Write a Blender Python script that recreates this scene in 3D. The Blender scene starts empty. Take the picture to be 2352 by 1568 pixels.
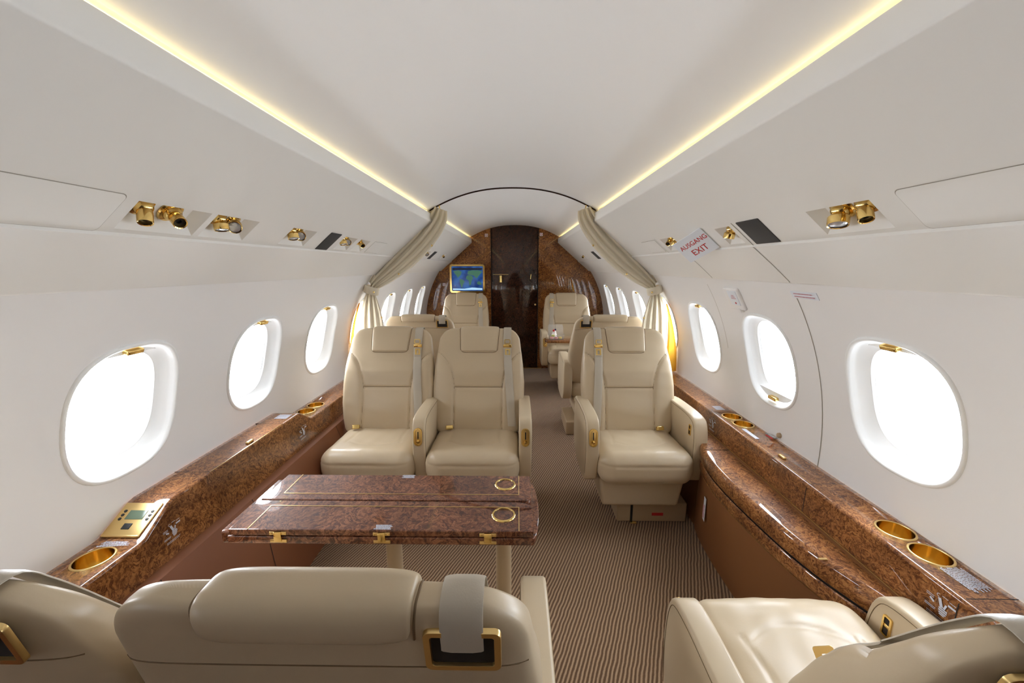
import bpy, bmesh, math, random
import numpy as np
from mathutils import Vector, Matrix
random.seed(4)
sc = bpy.context.scene
C = sc.collection
PI = math.pi
R = math.radians

# ------------------------------------------------------------------ camera, sky, exposure
cam_d = bpy.data.cameras.new('camera'); cam_d.lens = 14.0; cam_d.sensor_width = 36.0
cam_d.clip_start = 0.01; cam_d.clip_end = 200
cam = bpy.data.objects.new('camera', cam_d); C.objects.link(cam)
cam.location = (0.034, 0.0, 1.35)
cam.rotation_euler = (PI/2 - math.atan(172/914.67), 0, math.atan(12/914.67))
sc.camera = cam
sc.view_settings.view_transform = 'Standard'; sc.view_settings.look = 'None'
sc.view_settings.exposure = 1.25; sc.view_settings.gamma = 1.0
try: sc.view_settings.use_curve_mapping = False
except Exception: pass

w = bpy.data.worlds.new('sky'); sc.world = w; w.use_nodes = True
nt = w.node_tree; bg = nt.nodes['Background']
tc = nt.nodes.new('ShaderNodeTexCoord'); sx = nt.nodes.new('ShaderNodeSeparateXYZ')
rp = nt.nodes.new('ShaderNodeValToRGB'); mp = nt.nodes.new('ShaderNodeMapRange')
nt.links.new(tc.outputs['Generated'], sx.inputs[0]); nt.links.new(sx.outputs['X'], mp.inputs['Value'])
mp.inputs['From Min'].default_value = -1; mp.inputs['From Max'].default_value = 1
nt.links.new(mp.outputs[0], rp.inputs[0])
rp.color_ramp.elements[0].color = (0.91, 0.94, 1.0, 1); rp.color_ramp.elements[1].color = (0.80, 0.89, 1.0, 1)
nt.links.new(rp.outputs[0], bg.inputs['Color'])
SKY_AHEAD, SKY_BEHIND = 12.0, 1.0      # sky strength shaped by direction: bright ahead, dimmed behind to grey the window reveals
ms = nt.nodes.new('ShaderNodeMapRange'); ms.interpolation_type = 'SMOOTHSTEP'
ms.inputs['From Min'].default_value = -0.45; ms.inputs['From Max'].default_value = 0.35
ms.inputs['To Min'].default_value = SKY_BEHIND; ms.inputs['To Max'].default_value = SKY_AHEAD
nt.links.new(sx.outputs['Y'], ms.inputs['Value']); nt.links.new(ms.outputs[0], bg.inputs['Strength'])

YEND = 5.236; YBACK = -1.0
WIN_Y = [-0.08, 0.52, 1.12, 1.72, 2.32, 2.92, 3.52, 4.12, 4.72]
WIN_Y = {-1: WIN_Y, 1: [y-0.018 for y in WIN_Y]}
WR, WZ0 = 1.17, 0.65          # fuselage wall radius and centre height
WINZ = {-1: 0.932, 1: 0.952}
def wallp(side, y, s, d=0.0):
    """point on the side wall: s = arc length above window centre height, d = offset into the cabin"""
    a = math.asin((WINZ[side]-WZ0)/WR) + s/WR
    r = WR - d
    return Vector((side*r*math.cos(a), y, WZ0 + r*math.sin(a)))

# ------------------------------------------------------------------ materials
def srgb(r, g, b):
    f = lambda c: (c/255/12.92) if c/255 <= 0.04045 else ((c/255+0.055)/1.055)**2.4
    return (f(r), f(g), f(b), 1)
def mat(name, col, rough=0.5, metal=0.0, coat=0.0, spec=0.5, bump=None, trans=0.0, emit=None, sheen=0, sss=0):
    m = bpy.data.materials.new(name); m.use_nodes = True
    b = m.node_tree.nodes['Principled BSDF']
    b.inputs['Base Color'].default_value = col; b.inputs['Roughness'].default_value = rough
    b.inputs['Metallic'].default_value = metal; b.inputs['Coat Weight'].default_value = coat
    b.inputs['Coat Roughness'].default_value = 0.04
    b.inputs['Specular IOR Level'].default_value = spec
    if trans: b.inputs['Transmission Weight'].default_value = trans
    if sheen: b.inputs['Sheen Weight'].default_value = sheen
    if emit: b.inputs['Emission Color'].default_value = emit[0]; b.inputs['Emission Strength'].default_value = emit[1]
    n = m.node_tree
    if True:
        t = n.nodes.new('ShaderNodeTexCoord'); no = n.nodes.new('ShaderNodeTexNoise')
        sc_, st, dist = bump if bump else (40, 0.02, 0.001)
        no.inputs['Scale'].default_value = sc_; no.inputs['Detail'].default_value = 4
        bm = n.nodes.new('ShaderNodeBump'); bm.inputs['Strength'].default_value = st; bm.inputs['Distance'].default_value = dist
        n.links.new(t.outputs['Object'], no.inputs['Vector']); n.links.new(no.outputs['Fac'], bm.inputs['Height'])
        if bump: n.links.new(bm.outputs[0], b.inputs['Normal'])
    return m
def burl(name, dark, mid, light, scale=1.0, rough=0.16):
    m = bpy.data.materials.new(name); m.use_nodes = True
    n = m.node_tree; b = n.nodes['Principled BSDF']
    b.inputs['Roughness'].default_value = 0.45; b.inputs['Coat Weight'].default_value = 1.0
    b.inputs['Coat Roughness'].default_value = 0.004; b.inputs['Specular IOR Level'].default_value = 0.12
    t = n.nodes.new('ShaderNodeTexCoord')
    n1 = n.nodes.new('ShaderNodeTexNoise'); n1.inputs['Scale'].default_value = 9*scale; n1.inputs['Detail'].default_value = 5
    mx = n.nodes.new('ShaderNodeVectorMath'); mx.operation = 'MULTIPLY_ADD'
    mx.inputs[1].default_value = (0.16/scale, 0.16/scale, 0.16/scale)
    n.links.new(t.outputs['Object'], n1.inputs['Vector']); n.links.new(n1.outputs['Color'], mx.inputs[0]); n.links.new(t.outputs['Object'], mx.inputs[2])
    n2 = n.nodes.new('ShaderNodeTexNoise'); n2.inputs['Scale'].default_value = 85*scale; n2.inputs['Detail'].default_value = 7
    n2.inputs['Roughness'].default_value = 0.62; n2.inputs['Distortion'].default_value = 1.1
    n.links.new(mx.outputs[0], n2.inputs['Vector'])
    r1 = n.nodes.new('ShaderNodeValToRGB'); e = r1.color_ramp.elements
    e[0].position = 0.40; e[0].color = dark; e[1].position = 0.60; e[1].color = light
    k = e.new(0.49); k.color = mid
    n.links.new(n2.outputs['Fac'], r1.inputs[0])
    n3 = n.nodes.new('ShaderNodeTexNoise'); n3.inputs['Scale'].default_value = 5*scale; n3.inputs['Detail'].default_value = 3
    n.links.new(mx.outputs[0], n3.inputs['Vector'])
    r3 = n.nodes.new('ShaderNodeValToRGB'); r3.color_ramp.elements[0].position = 0.35; r3.color_ramp.elements[0].color = (0.55, 0.5, 0.45, 1)
    r3.color_ramp.elements[1].position = 0.62; r3.color_ramp.elements[1].color = (1.1, 1.1, 1.1, 1)
    n.links.new(n3.outputs['Fac'], r3.inputs[0])
    mm = n.nodes.new('ShaderNodeMix'); mm.data_type = 'RGBA'; mm.blend_type = 'MULTIPLY'; mm.inputs['Factor'].default_value = 1.0
    n.links.new(r1.outputs[0], mm.inputs['A']); n.links.new(r3.outputs[0], mm.inputs['B'])
    # small dark eyes of the burl
    v = n.nodes.new('ShaderNodeTexVoronoi'); v.inputs['Scale'].default_value = 95*scale
    n.links.new(mx.outputs[0], v.inputs['Vector'])
    r4 = n.nodes.new('ShaderNodeValToRGB'); r4.color_ramp.elements[0].position = 0.06; r4.color_ramp.elements[0].color = (0.35, 0.3, 0.28, 1)
    r4.color_ramp.elements[1].position = 0.22; r4.color_ramp.elements[1].color = (1, 1, 1, 1)
    n.links.new(v.outputs['Distance'], r4.inputs[0])
    m2 = n.nodes.new('ShaderNodeMix'); m2.data_type = 'RGBA'; m2.blend_type = 'MULTIPLY'; m2.inputs['Factor'].default_value = 0.55
    n.links.new(mm.outputs['Result'], m2.inputs['A']); n.links.new(r4.outputs[0], m2.inputs['B'])
    n.links.new(m2.outputs['Result'], b.inputs['Base Color'])
    return m
def carpet_mat():
    m = bpy.data.materials.new('ribbed_carpet'); m.use_nodes = True
    n = m.node_tree; b = n.nodes['Principled BSDF']; b.inputs['Roughness'].default_value = 0.95
    b.inputs['Specular IOR Level'].default_value = 0.1; b.inputs['Sheen Weight'].default_value = 0.3
    t = n.nodes.new('ShaderNodeTexCoord'); s = n.nodes.new('ShaderNodeSeparateXYZ')
    no = n.nodes.new('ShaderNodeTexNoise'); no.inputs['Scale'].default_value = 14; no.inputs['Detail'].default_value = 3
    n.links.new(t.outputs['Object'], s.inputs[0]); n.links.new(t.outputs['Object'], no.inputs['Vector'])
    def M(op, a, bb=None, c=None):
        q = n.nodes.new('ShaderNodeMath'); q.operation = op
        for i, x in enumerate((a, bb, c)):
            if x is None: continue
            if isinstance(x, (int, float)): q.inputs[i].default_value = x
            else: n.links.new(x, q.inputs[i])
        return q.outputs[0]
    A = R(23)
    cx = M('MULTIPLY', s.outputs['X'], math.cos(A)); cc = M('MULTIPLY_ADD', s.outputs['Y'], -math.sin(A), cx)
    cc = M('MULTIPLY_ADD', no.outputs['Fac'], 0.010, cc)
    ph = M('MULTIPLY', cc, 2*PI/0.0132); sn = M('SINE', ph)
    h = M('MULTIPLY_ADD', sn, 0.5, 0.5)
    n2 = n.nodes.new('ShaderNodeTexNoise'); n2.inputs['Scale'].default_value = 420; n2.inputs['Detail'].default_value = 2
    n.links.new(t.outputs['Object'], n2.inputs['Vector'])
    h2 = M('MULTIPLY_ADD', n2.outputs['Fac'], 0.8, h); h2 = M('SUBTRACT', h2, 0.4)
    r = n.nodes.new('ShaderNodeValToRGB'); r.color_ramp.elements[0].position = 0.3; r.color_ramp.elements[0].color = srgb(98, 70, 44)
    r.color_ramp.elements[1].position = 0.9; r.color_ramp.elements[1].color = srgb(172, 141, 108)
    n.links.new(h2, r.inputs[0]); n.links.new(r.outputs[0], b.inputs['Base Color'])
    bm = n.nodes.new('ShaderNodeBump'); bm.inputs['Strength'].default_value = 0.6; bm.inputs['Distance'].default_value = 0.003
    n.links.new(h2, bm.inputs['Height']); n.links.new(bm.outputs[0], b.inputs['Normal'])
    return m
def pane_mat():
    m = bpy.data.materials.new('window_acrylic'); m.use_nodes = True
    n = m.node_tree; n.nodes.remove(n.nodes['Principled BSDF']); o = n.nodes['Material Output']
    a = n.nodes.new('ShaderNodeBsdfTransparent'); g = n.nodes.new('ShaderNodeBsdfGlossy'); g.inputs['Roughness'].default_value = 0.02
    f = n.nodes.new('ShaderNodeFresnel'); f.inputs['IOR'].default_value = 1.12; x = n.nodes.new('ShaderNodeMixShader')
    q = n.nodes.new('ShaderNodeMath'); q.operation = 'MULTIPLY'; q.inputs[1].default_value = 0.25
    n.links.new(f.outputs[0], q.inputs[0]); n.links.new(q.outputs[0], x.inputs[0]); n.links.new(a.outputs[0], x.inputs[1]); n.links.new(g.outputs[0], x.inputs[2])
    n.links.new(x.outputs[0], o.inputs['Surface'])
    return m
def clear_mat():
    m = bpy.data.materials.new('clear_plastic'); m.use_nodes = True
    n = m.node_tree; n.nodes.remove(n.nodes['Principled BSDF']); o = n.nodes['Material Output']
    a = n.nodes.new('ShaderNodeBsdfTransparent'); a.inputs[0].default_value = (0.93, 0.93, 0.93, 1)
    g = n.nodes.new('ShaderNodeBsdfGlossy'); g.inputs['Roughness'].default_value = 0.08
    d = n.nodes.new('ShaderNodeBsdfDiffuse'); d.inputs[0].default_value = (0.85, 0.85, 0.85, 1)
    f = n.nodes.new('ShaderNodeFresnel'); x = n.nodes.new('ShaderNodeMixShader'); x2 = n.nodes.new('ShaderNodeMixShader'); x2.inputs[0].default_value = 0.25
    n.links.new(a.outputs[0], x2.inputs[1]); n.links.new(d.outputs[0], x2.inputs[2])
    n.links.new(f.outputs[0], x.inputs[0]); n.links.new(x2.outputs[0], x.inputs[1]); n.links.new(g.outputs[0], x.inputs[2])
    n.links.new(x.outputs[0], o.inputs['Surface'])
    return m
def map_mat():
    m = bpy.data.materials.new('moving_map_screen'); m.use_nodes = True
    n = m.node_tree; b = n.nodes['Principled BSDF']; b.inputs['Roughness'].default_value = 0.15
    t = n.nodes.new('ShaderNodeTexCoord'); no = n.nodes.new('ShaderNodeTexNoise'); no.inputs['Scale'].default_value = 9; no.inputs['Detail'].default_value = 5
    n.links.new(t.outputs['Object'], no.inputs['Vector'])
    r = n.nodes.new('ShaderNodeValToRGB'); r.color_ramp.elements[0].color = srgb(14, 40, 92); r.color_ramp.elements[0].position = 0.4
    r.color_ramp.elements[1].color = srgb(40, 84, 140); r.color_ramp.elements[1].position = 0.7
    n.links.new(no.outputs['Fac'], r.inputs[0]); n.links.new(r.outputs[0], b.inputs['Base Color'])
    n.links.new(r.outputs[0], b.inputs['Emission Color']); b.inputs['Emission Strength'].default_value = 0.5
    return m
M_ = dict(
 wall=mat('sidewall_cream', srgb(234, 232, 230), 0.42, spec=0.35, bump=(350, 0.05, 0.0005)),
 ceil=mat('ceiling_cream', srgb(246, 245, 243), 0.30, spec=0.45, bump=(6, 0.25, 0.004)),
 val=mat('overhead_cream', srgb(226, 223, 217), 0.45, spec=0.35, bump=(350, 0.05, 0.0005)),
 rim=mat('window_white', srgb(238, 238, 236), 0.3),
 burl=burl('burl_wood', (0.11, 0.034, 0.009, 1), (0.25, 0.093, 0.026, 1), (0.42, 0.185, 0.06, 1)),
 burlt=burl('burl_wood_table', (0.065, 0.019, 0.009, 1), (0.16, 0.052, 0.023, 1), (0.29, 0.115, 0.056, 1), 0.9),
 burld=burl('burl_wood_door', (0.012, 0.004, 0.002, 1), (0.045, 0.014, 0.006, 1), (0.11, 0.036, 0.014, 1), 0.8),
 burlw=burl('burl_wood_bulkhead', (0.08, 0.024, 0.006, 1), (0.24, 0.085, 0.019, 1), (0.46, 0.19, 0.045, 1), 0.8),
 leather=mat('beige_leather', srgb(200, 181, 151), 0.36, spec=0.45, bump=(260, 0.10, 0.001)),
 leather2=mat('beige_leather_trim', srgb(176, 152, 120), 0.5, bump=(260, 0.1, 0.001)),
 seam=mat('leather_seam', srgb(118, 96, 68), 0.7),
 stitch=mat('pale_stitching', srgb(225, 214, 192), 0.7),
 tan=mat('brown_sidewall_leather', srgb(130, 78, 46), 0.55, bump=(300, 0.1, 0.001)),
 tanr=mat('tan_sidewall_leather', srgb(130, 83, 44), 0.55, bump=(300, 0.1, 0.001)),
 gold=mat('polished_gold', (0.84, 0.60, 0.22, 1), 0.14, metal=1.0),
 goldb=mat('satin_gold', (0.80, 0.58, 0.25, 1), 0.30, metal=1.0),
 black=mat('black_plastic', (0.01, 0.01, 0.01, 1), 0.4),
 dark=mat('dark_gap', (0.015, 0.010, 0.008, 1), 0.8),
 grille=mat('black_grille', (0.035, 0.032, 0.03, 1), 0.7, bump=(700, 0.5, 0.001)),
 lens=mat('clear_lens', (0.55, 0.58, 0.62, 1), 0.06, metal=0.6),
 strap=mat('belt_webbing', srgb(190, 180, 163), 0.45, bump=(500, 0.2, 0.001)),
 curt=mat('curtain_cloth', srgb(226, 216, 194), 0.75, bump=(240, 0.15, 0.001), sheen=0.3),
 lining=mat('yellow_curtain_lining', srgb(232, 170, 50), 0.7),
 white=mat('white_print', srgb(205, 208, 220), 0.6),
 paper=mat('white_placard', srgb(226, 230, 236), 0.35),
 red=mat('red_print', srgb(190, 40, 40), 0.6),
 pink=mat('faded_red_print', srgb(200, 140, 150), 0.6),
 lcd=mat('grey_lcd', srgb(96, 112, 92), 0.15),
 line=mat('panel_joint', srgb(150, 143, 130), 0.8),
 linel=mat('panel_joint_faint', srgb(200, 195, 186), 0.8),
 track=mat('brown_track', srgb(50, 34, 28), 0.9, spec=0.0),
 cove=mat('cove_lamp', (1, 0.85, 0.5, 1), 0.5, emit=((1.0, 0.80, 0.36, 1), 1.3)),
 carpet=carpet_mat(), pane=pane_mat(), clear=clear_mat(), map=map_mat(),
 land=mat('map_land', srgb(58, 104, 84), 0.3, emit=(srgb(58, 104, 84), 0.3)),
 ice=mat('map_ice', srgb(150, 185, 210), 0.3, emit=(srgb(150, 185, 210), 0.5)),
 bar=mat('map_bar', srgb(24, 44, 74), 0.3),
 pinkc=mat('pink_macaron', srgb(240, 160, 160), 0.7), yelc=mat('yellow_macaron', srgb(240, 214, 110), 0.7),
 grnc=mat('green_macaron', srgb(180, 190, 90), 0.7), cream=mat('whipped_cream', srgb(245, 240, 238), 0.6),
 berry=mat('dark_berry', srgb(40, 30, 70), 0.4),
)

# ------------------------------------------------------------------ mesh helpers
class MB:
    def __init__(s): s.v = []; s.f = []
    def add(s, vs, fs):
        o = len(s.v); s.v += [tuple(p) for p in vs]; s.f += [tuple(i+o for i in f) for f in fs]; return s
    def grid(s, rows, closeu=False, closev=False):
        n = len(rows); m = len(rows[0]); o = len(s.v)
        for r in rows: s.v += [tuple(p) for p in r]
        for i in range(n if closev else n-1):
            for j in range(m if closeu else m-1):
                a = i*m+j; b = i*m+(j+1) % m; c = ((i+1) % n)*m+(j+1) % m; d = ((i+1) % n)*m+j
                s.f.append((o+a, o+b, o+c, o+d))
        return s
    def tube(s, pts, r, k=8, cap=True):
        P = [Vector(p) for p in pts]; rows = []
        up = Vector((0.123, 0.31, 1)).normalized()
        for i, p in enumerate(P):
            t = (P[min(i+1, len(P)-1)]-P[max(i-1, 0)])
            if t.length < 1e-9: t = Vector((0, 0, 1))
            t.normalize(); a = t.cross(up)
            if a.length < 1e-4: a = t.cross(Vector((1, 0, 0)))
            a.normalize(); b = t.cross(a); rr = r[i] if isinstance(r, (list, tuple)) else r
            rows.append([p+a*math.cos(2*PI*q/k)*rr+b*math.sin(2*PI*q/k)*rr for q in range(k)])
        o = len(s.v); s.grid(rows, closeu=True)
        if cap: s.f.append(tuple(o+q for q in range(k))[::-1]); s.f.append(tuple(o+(len(P)-1)*k+q for q in range(k)))
        return s
    def lathe(s, prof, org, axis, k=24):
        """prof: list of (radius, height along axis)"""
        ax = Vector(axis).normalized(); a = ax.orthogonal().normalized(); b = ax.cross(a); org = Vector(org)
        rows = [[org+ax*h+(a*math.cos(2*PI*q/k)+b*math.sin(2*PI*q/k))*max(r, 1e-5) for q in range(k)] for r, h in prof]
        return s.grid(rows, closeu=True)
    def box(s, x0, x1, y0, y1, z0, z1):
        return s.add([(x0,y0,z0),(x1,y0,z0),(x1,y1,z0),(x0,y1,z0),(x0,y0,z1),(x1,y0,z1),(x1,y1,z1),(x0,y1,z1)],
                     [(0,3,2,1),(4,5,6,7),(0,1,5,4),(1,2,6,5),(2,3,7,6),(3,0,4,7)])
    def prism(s, poly, ax, h0, h1):
        """poly of 2D points, extruded along axis index ax"""
        n = len(poly); vs = []
        for h in (h0, h1):
            for a, b in poly:
                p = [a, b]; p.insert(ax, h); vs.append(p)
        return s.add(vs, [tuple(range(n))[::-1], tuple(range(n, 2*n))]+[(i, (i+1) % n, n+(i+1) % n, n+i) for i in range(n)])
    def quad(s, a, b, c, d): return s.add([a, b, c, d], [(0, 1, 2, 3)])
def tag(o, label=None, cat=None, group=None, kind=None):
    if label: o['label'] = label
    if cat: o['category'] = cat
    if group: o['group'] = group
    if kind: o['kind'] = kind
    return o
def mesh(name, mb, m, bevel=0, seg=2, angle=35, smooth=True, recalc=True):
    me = bpy.data.meshes.new(name); me.from_pydata(mb.v, [], mb.f); me.update()
    bm = bmesh.new(); bm.from_mesh(me)
    bmesh.ops.remove_doubles(bm, verts=bm.verts, dist=1e-6)
    if recalc: bmesh.ops.recalc_face_normals(bm, faces=bm.faces)
    if bevel:
        es = [e for e in bm.edges if len(e.link_faces) == 2 and e.calc_face_angle(0) > R(25)]
        bmesh.ops.bevel(bm, geom=es, offset=bevel, segments=seg, profile=0.5, affect='EDGES', clamp_overlap=True)
    for f in bm.faces: f.smooth = smooth
    bm.to_mesh(me); bm.free()
    if smooth:
        try: me.set_sharp_from_angle(angle=R(angle))
        except Exception: pass
    me.materials.append(M_[m] if isinstance(m, str) else m)
    return me
def obj(name, mb, m, parent=None, **k):
    me = mb if isinstance(mb, bpy.types.Mesh) else mesh(name, mb, m, **k)
    o = bpy.data.objects.new(name, me); C.objects.link(o)
    if parent: o.parent = parent
    return o
def struct(name, mb, m, parent=None, **k):
    o = obj(name, mb, m, parent, **k)
    if not parent: o['kind'] = 'structure'
    return o
def empty(name, loc, label, cat, group=None, rz=0, sc_=1.0):
    o = bpy.data.objects.new(name, None); C.objects.link(o); o.location = loc; o.rotation_euler = (0, 0, rz)
    o.scale = sc_ if isinstance(sc_, tuple) else (sc_,)*3; o.empty_display_size = 0.05
    return tag(o, label, cat, group)
def dup(o, loc=None, label=None, parent=None, rot=None):
    c = o.copy(); C.objects.link(c)
    if parent: c.parent = parent
    if loc is not None: c.location = loc
    if rot is not None: c.rotation_euler = rot
    if label: c['label'] = label
    for ch in list(o.children): dup(ch, parent=c)
    return c
def rbox(hx, hy, hz, r, step=0.02, k=4, disp=None, post=None):
    """rounded box, centred; disp(p, n) -> offset along the normal"""
    def axis(h):
        inner = max(h-r, 1e-4); n = max(2, int(2*inner/step))
        mid = [(-inner+2*inner*i/n, 0) for i in range(n+1)]
        e = [math.tan(PI/4*(i+1)/k) for i in range(k)]
        return [(-inner, -q) for q in e[::-1]]+mid+[(inner, q) for q in e]
    ax = [axis(hx), axis(hy), axis(hz)]; inn = [max(hx-r, 1e-4), max(hy-r, 1e-4), max(hz-r, 1e-4)]
    mb = MB(); idx = {}
    def vert(c):
        # c: list of (inner coord, excess)
        p = [q[0] for q in c]; n = Vector([q[1] for q in c])
        if n.length < 1e-9: n = Vector((0, 0, 1))
        n.normalize(); P = Vector(p)+n*r
        key = (round(P.x, 6), round(P.y, 6), round(P.z, 6))
        if key in idx: return idx[key]
        if disp: P = P+n*disp(P, n)
        if post: P = post(P)
        idx[key] = len(mb.v); mb.v.append(tuple(P)); return idx[key]
    for d in range(3):
        a, b = (d+1) % 3, (d+2) % 3
        for sgn in (-1, 1):
            A, B = ax[a], ax[b]; G = []
            for u in A:
                row = []
                for v in B:
                    c = [None]*3; c[d] = (sgn*inn[d], sgn*1.0); c[a] = u; c[b] = v; row.append(vert(c))
                G.append(row)
            for i in range(len(A)-1):
                for j in range(len(B)-1):
                    f = (G[i][j], G[i+1][j], G[i+1][j+1], G[i][j+1])
                    if len(set(f)) >= 3: mb.f.append(f if sgn > 0 else f[::-1])
    return mb
def xf(mb, M):
    mb.v = [tuple(M @ Vector(p)) for p in mb.v]; return mb
def frame_mb(w_, h_, r_, band, depth, k=6):
    """flat rounded-rectangle ring in the XY plane, thickness along Z"""
    def rr(W, H, rad):
        out = []
        for cx, cy, a0 in ((W-rad, H-rad, 0), (-W+rad, H-rad, 90), (-W+rad, -H+rad, 180), (W-rad, -H+rad, 270)):
            for i in range(k+1):
                a = R(a0+90*i/k); out.append((cx+rad*math.cos(a), cy+rad*math.sin(a)))
        return out
    o = rr(w_, h_, r_); i_ = rr(w_-band, h_-band, max(r_-band*0.6, 0.001)); mb = MB()
    rows = [[(x, y, 0) for x, y in o], [(x, y, depth*0.8) for x, y in o], [(x*0.99, y*0.985, depth) for x, y in o],
            [(x*1.01, y*1.01, depth) for x, y in i_], [(x, y, depth*0.8) for x, y in i_], [(x, y, 0) for x, y in i_]]
    return mb.grid(rows, closeu=True, closev=True)
def basis(org, ux, uy, uz=None):
    ux = Vector(ux).normalized(); uy = Vector(uy); uy = (uy-ux*uy.dot(ux)).normalized(); uz = ux.cross(uy)
    M = Matrix(((ux.x, uy.x, uz.x, org[0]), (ux.y, uy.y, uz.y, org[1]), (ux.z, uy.z, uz.z, org[2]), (0, 0, 0, 1)))
    return M
def text_mb(txt, size):
    cu = bpy.data.curves.new('t', 'FONT'); cu.body = txt; cu.size = size; cu.align_x = 'CENTER'; cu.align_y = 'CENTER'; cu.extrude = 0.0004
    o = bpy.data.objects.new('t', cu); C.objects.link(o); bpy.context.view_layer.update()
    me = bpy.data.meshes.new_from_object(o.evaluated_get(bpy.context.evaluated_depsgraph_get()))
    mb = MB(); mb.add([v.co for v in me.vertices], [tuple(p.vertices) for p in me.polygons])
    bpy.data.objects.remove(o); bpy.data.curves.remove(cu); bpy.data.meshes.remove(me)
    return mb

# ------------------------------------------------------------------ cabin shell
struct('floor', MB().box(-1.25, 1.25, YBACK, YEND+0.05, -0.03, 0.0), 'carpet', smooth=False)
# ceiling: arched headliner from cove to cove, with the two lamp coves
cp = []
for i in range(41):
    a = -1+2*i/40; x = 0.566*a
    z = 1.868 - 0.148*abs(a)**2.25
    cp.append((x, z))
pocketL = [(-0.60, 1.722), (-0.60, 1.700), (-0.566, 1.700)]
prof = pocketL[::-1][:0] + [(-0.556, 1.697), (-0.60, 1.697), (-0.60, 1.735), (-0.566, 1.722)] + cp[1:-1] + [(0.566, 1.722), (0.60, 1.735), (0.60, 1.697), (0.556, 1.697)]
ys = [YBACK, 0, 1, 2, 2.80]
struct('ceiling', MB().grid([[(x, y, z) for x, z in prof] for y in ys]), 'ceil', angle=30, recalc=False)
ys = [2.80, 3.6, 4.4, YEND+0.01]
struct('ceiling', MB().grid([[(x, y, z) for x, z in prof] for y in ys]), 'ceil', angle=30, recalc=False)
# curtain track in the joint between the two headliners
tr = MB(); rows = []
for y, dz in ((2.788, -0.001), (2.788, -0.005), (2.812, -0.005), (2.812, -0.001)):
    rows.append([(x, y, z+dz) for x, z in cp])
tr.grid(rows); tag(obj('curtain_track', tr, 'track'), 'thin dark brown curtain track arching across the ceiling', 'curtain track')

SP0 = Vector((0.732, 1.49)); SP1 = Vector((0.813, 1.42)); SL = (SP1-SP0).length; SD = (SP1-SP0)/SL
NIN = Vector((-SD.y, SD.x)); NIN = -NIN if NIN.x > 0 else NIN      # into the cabin: towards the middle and down
if NIN.y > 0: NIN = Vector((-abs(NIN.x), -abs(NIN.y)))
def slp(side, y, s, d=0.0):
    p = SP0+SD*s+Vector((-abs(NIN.x), -abs(NIN.y)))*d
    return Vector((side*p.x, y, p.y))
def sbasis(side, y, s, d=0.0):
    """x axis along +Y, y axis up the slope, z axis into the cabin (mirrored as needed)"""
    nz = Vector((-side*abs(NIN.x), 0, -abs(NIN.y))); up = Vector((-side*SD.x, 0, -SD.y)); ux = up.cross(nz)
    return basis(slp(side, y, s, d), ux, up)
def overhead(side):
    n = 1 if side < 0 else 2
    # fascia with rounded lip, long sloping panel
    pts = [(0.600, 1.697), (0.556, 1.7055), (0.553, 1.700), (0.5505, 1.662)]
    for i in range(7):
        a = R(i*15); pts.append((0.5505+0.012*(1-math.cos(a*0.5)), 1.655-0.012*math.sin(a*0.6)))
    lx, lz = pts[-1]
    for t in (0.1, 0.4, 0.7, 1.0):
        pts.append((lx+(0.732-lx)*t, lz+(1.49-lz)*t))
    ysx = [YBACK, 0, 1, 2, 3, 4, YEND+0.01]
    struct('trim_%d' % n, MB().grid([[(side*x, y, z) for x, z in pts] for y in ysx]), 'val', angle=50, recalc=False)
    # lower panel
    pts = [(0.8125, 1.4205), (0.8125, 1.4135), (0.817, 1.411), (0.88, 1.3595), (0.944, 1.303), (0.9475, 1.2985), (0.953, 1.294), (0.995, 1.293)]
    struct('trim_%d' % (n+2), MB().grid([[(side*x, y, z) for x, z in pts] for y in ysx]), 'val', angle=50, recalc=False)
pockets = {-1: [(0.845, 1.045), (1.065, 1.235), (1.42, 1.585), (1.845, 1.985), (2.03, 2.16), (3.52, 3.68), (4.32, 4.48)],
           1: [(0.85, 1.03), (1.39, 1.49), (1.89, 2.05), (3.35, 3.50), (4.46, 4.62)]}
def service_strip(side):
    mb = MB(); y = YBACK
    S0, S1 = 0.012, 0.095
    def q(y0, y1, s0, s1, d=(0, 0, 0, 0)):
        mb.quad(slp(side, y0, s0, d[0]), slp(side, y1, s0, d[1]), slp(side, y1, s1, d[2]), slp(side, y0, s1, d[3]))
    for a, b in pockets[side]+[(YEND+0.01, None)]:
        q(y, a, 0, S0); q(y, a, S0, S1); q(y, a, S1, SL)
        if b is None: break
        q(a, b, 0, S0); q(a, b, S1, SL)
        ia, ib, is0, is1, dp = a+0.03, b-0.02, S0+0.004, 0.068, -0.026
        i = [slp(side, ia, is0, dp), slp(side, ib, is0, dp), slp(side, ib, is1, dp), slp(side, ia, is1, dp)]
        o = [slp(side, a, S0), slp(side, b, S0), slp(side, b, S1), slp(side, a, S1)]
        mb.quad(*i)
        for k in range(4): mb.quad(o[k], o[(k+1) % 4], i[(k+1) % 4], i[k])
        y = b
    struct('trim_%d' % (5 if side < 0 else 6), mb, 'val', recalc=False, angle=20)
def translucent(m, col, k):
    n = m.node_tree; o = n.nodes['Material Output']; b = n.nodes['Principled BSDF']
    t = n.nodes.new('ShaderNodeBsdfTranslucent'); t.inputs[0].default_value = col; x = n.nodes.new('ShaderNodeMixShader'); x.inputs[0].default_value = k
    n.links.new(b.outputs[0], x.inputs[1]); n.links.new(t.outputs[0], x.inputs[2]); n.links.new(x.outputs[0], o.inputs['Surface'])
translucent(M_['curt'], srgb(232, 222, 200), 0.18); translucent(M_['lining'], srgb(245, 190, 70), 0.45)
for sd in (-1, 1): overhead(sd); service_strip(sd)

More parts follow.
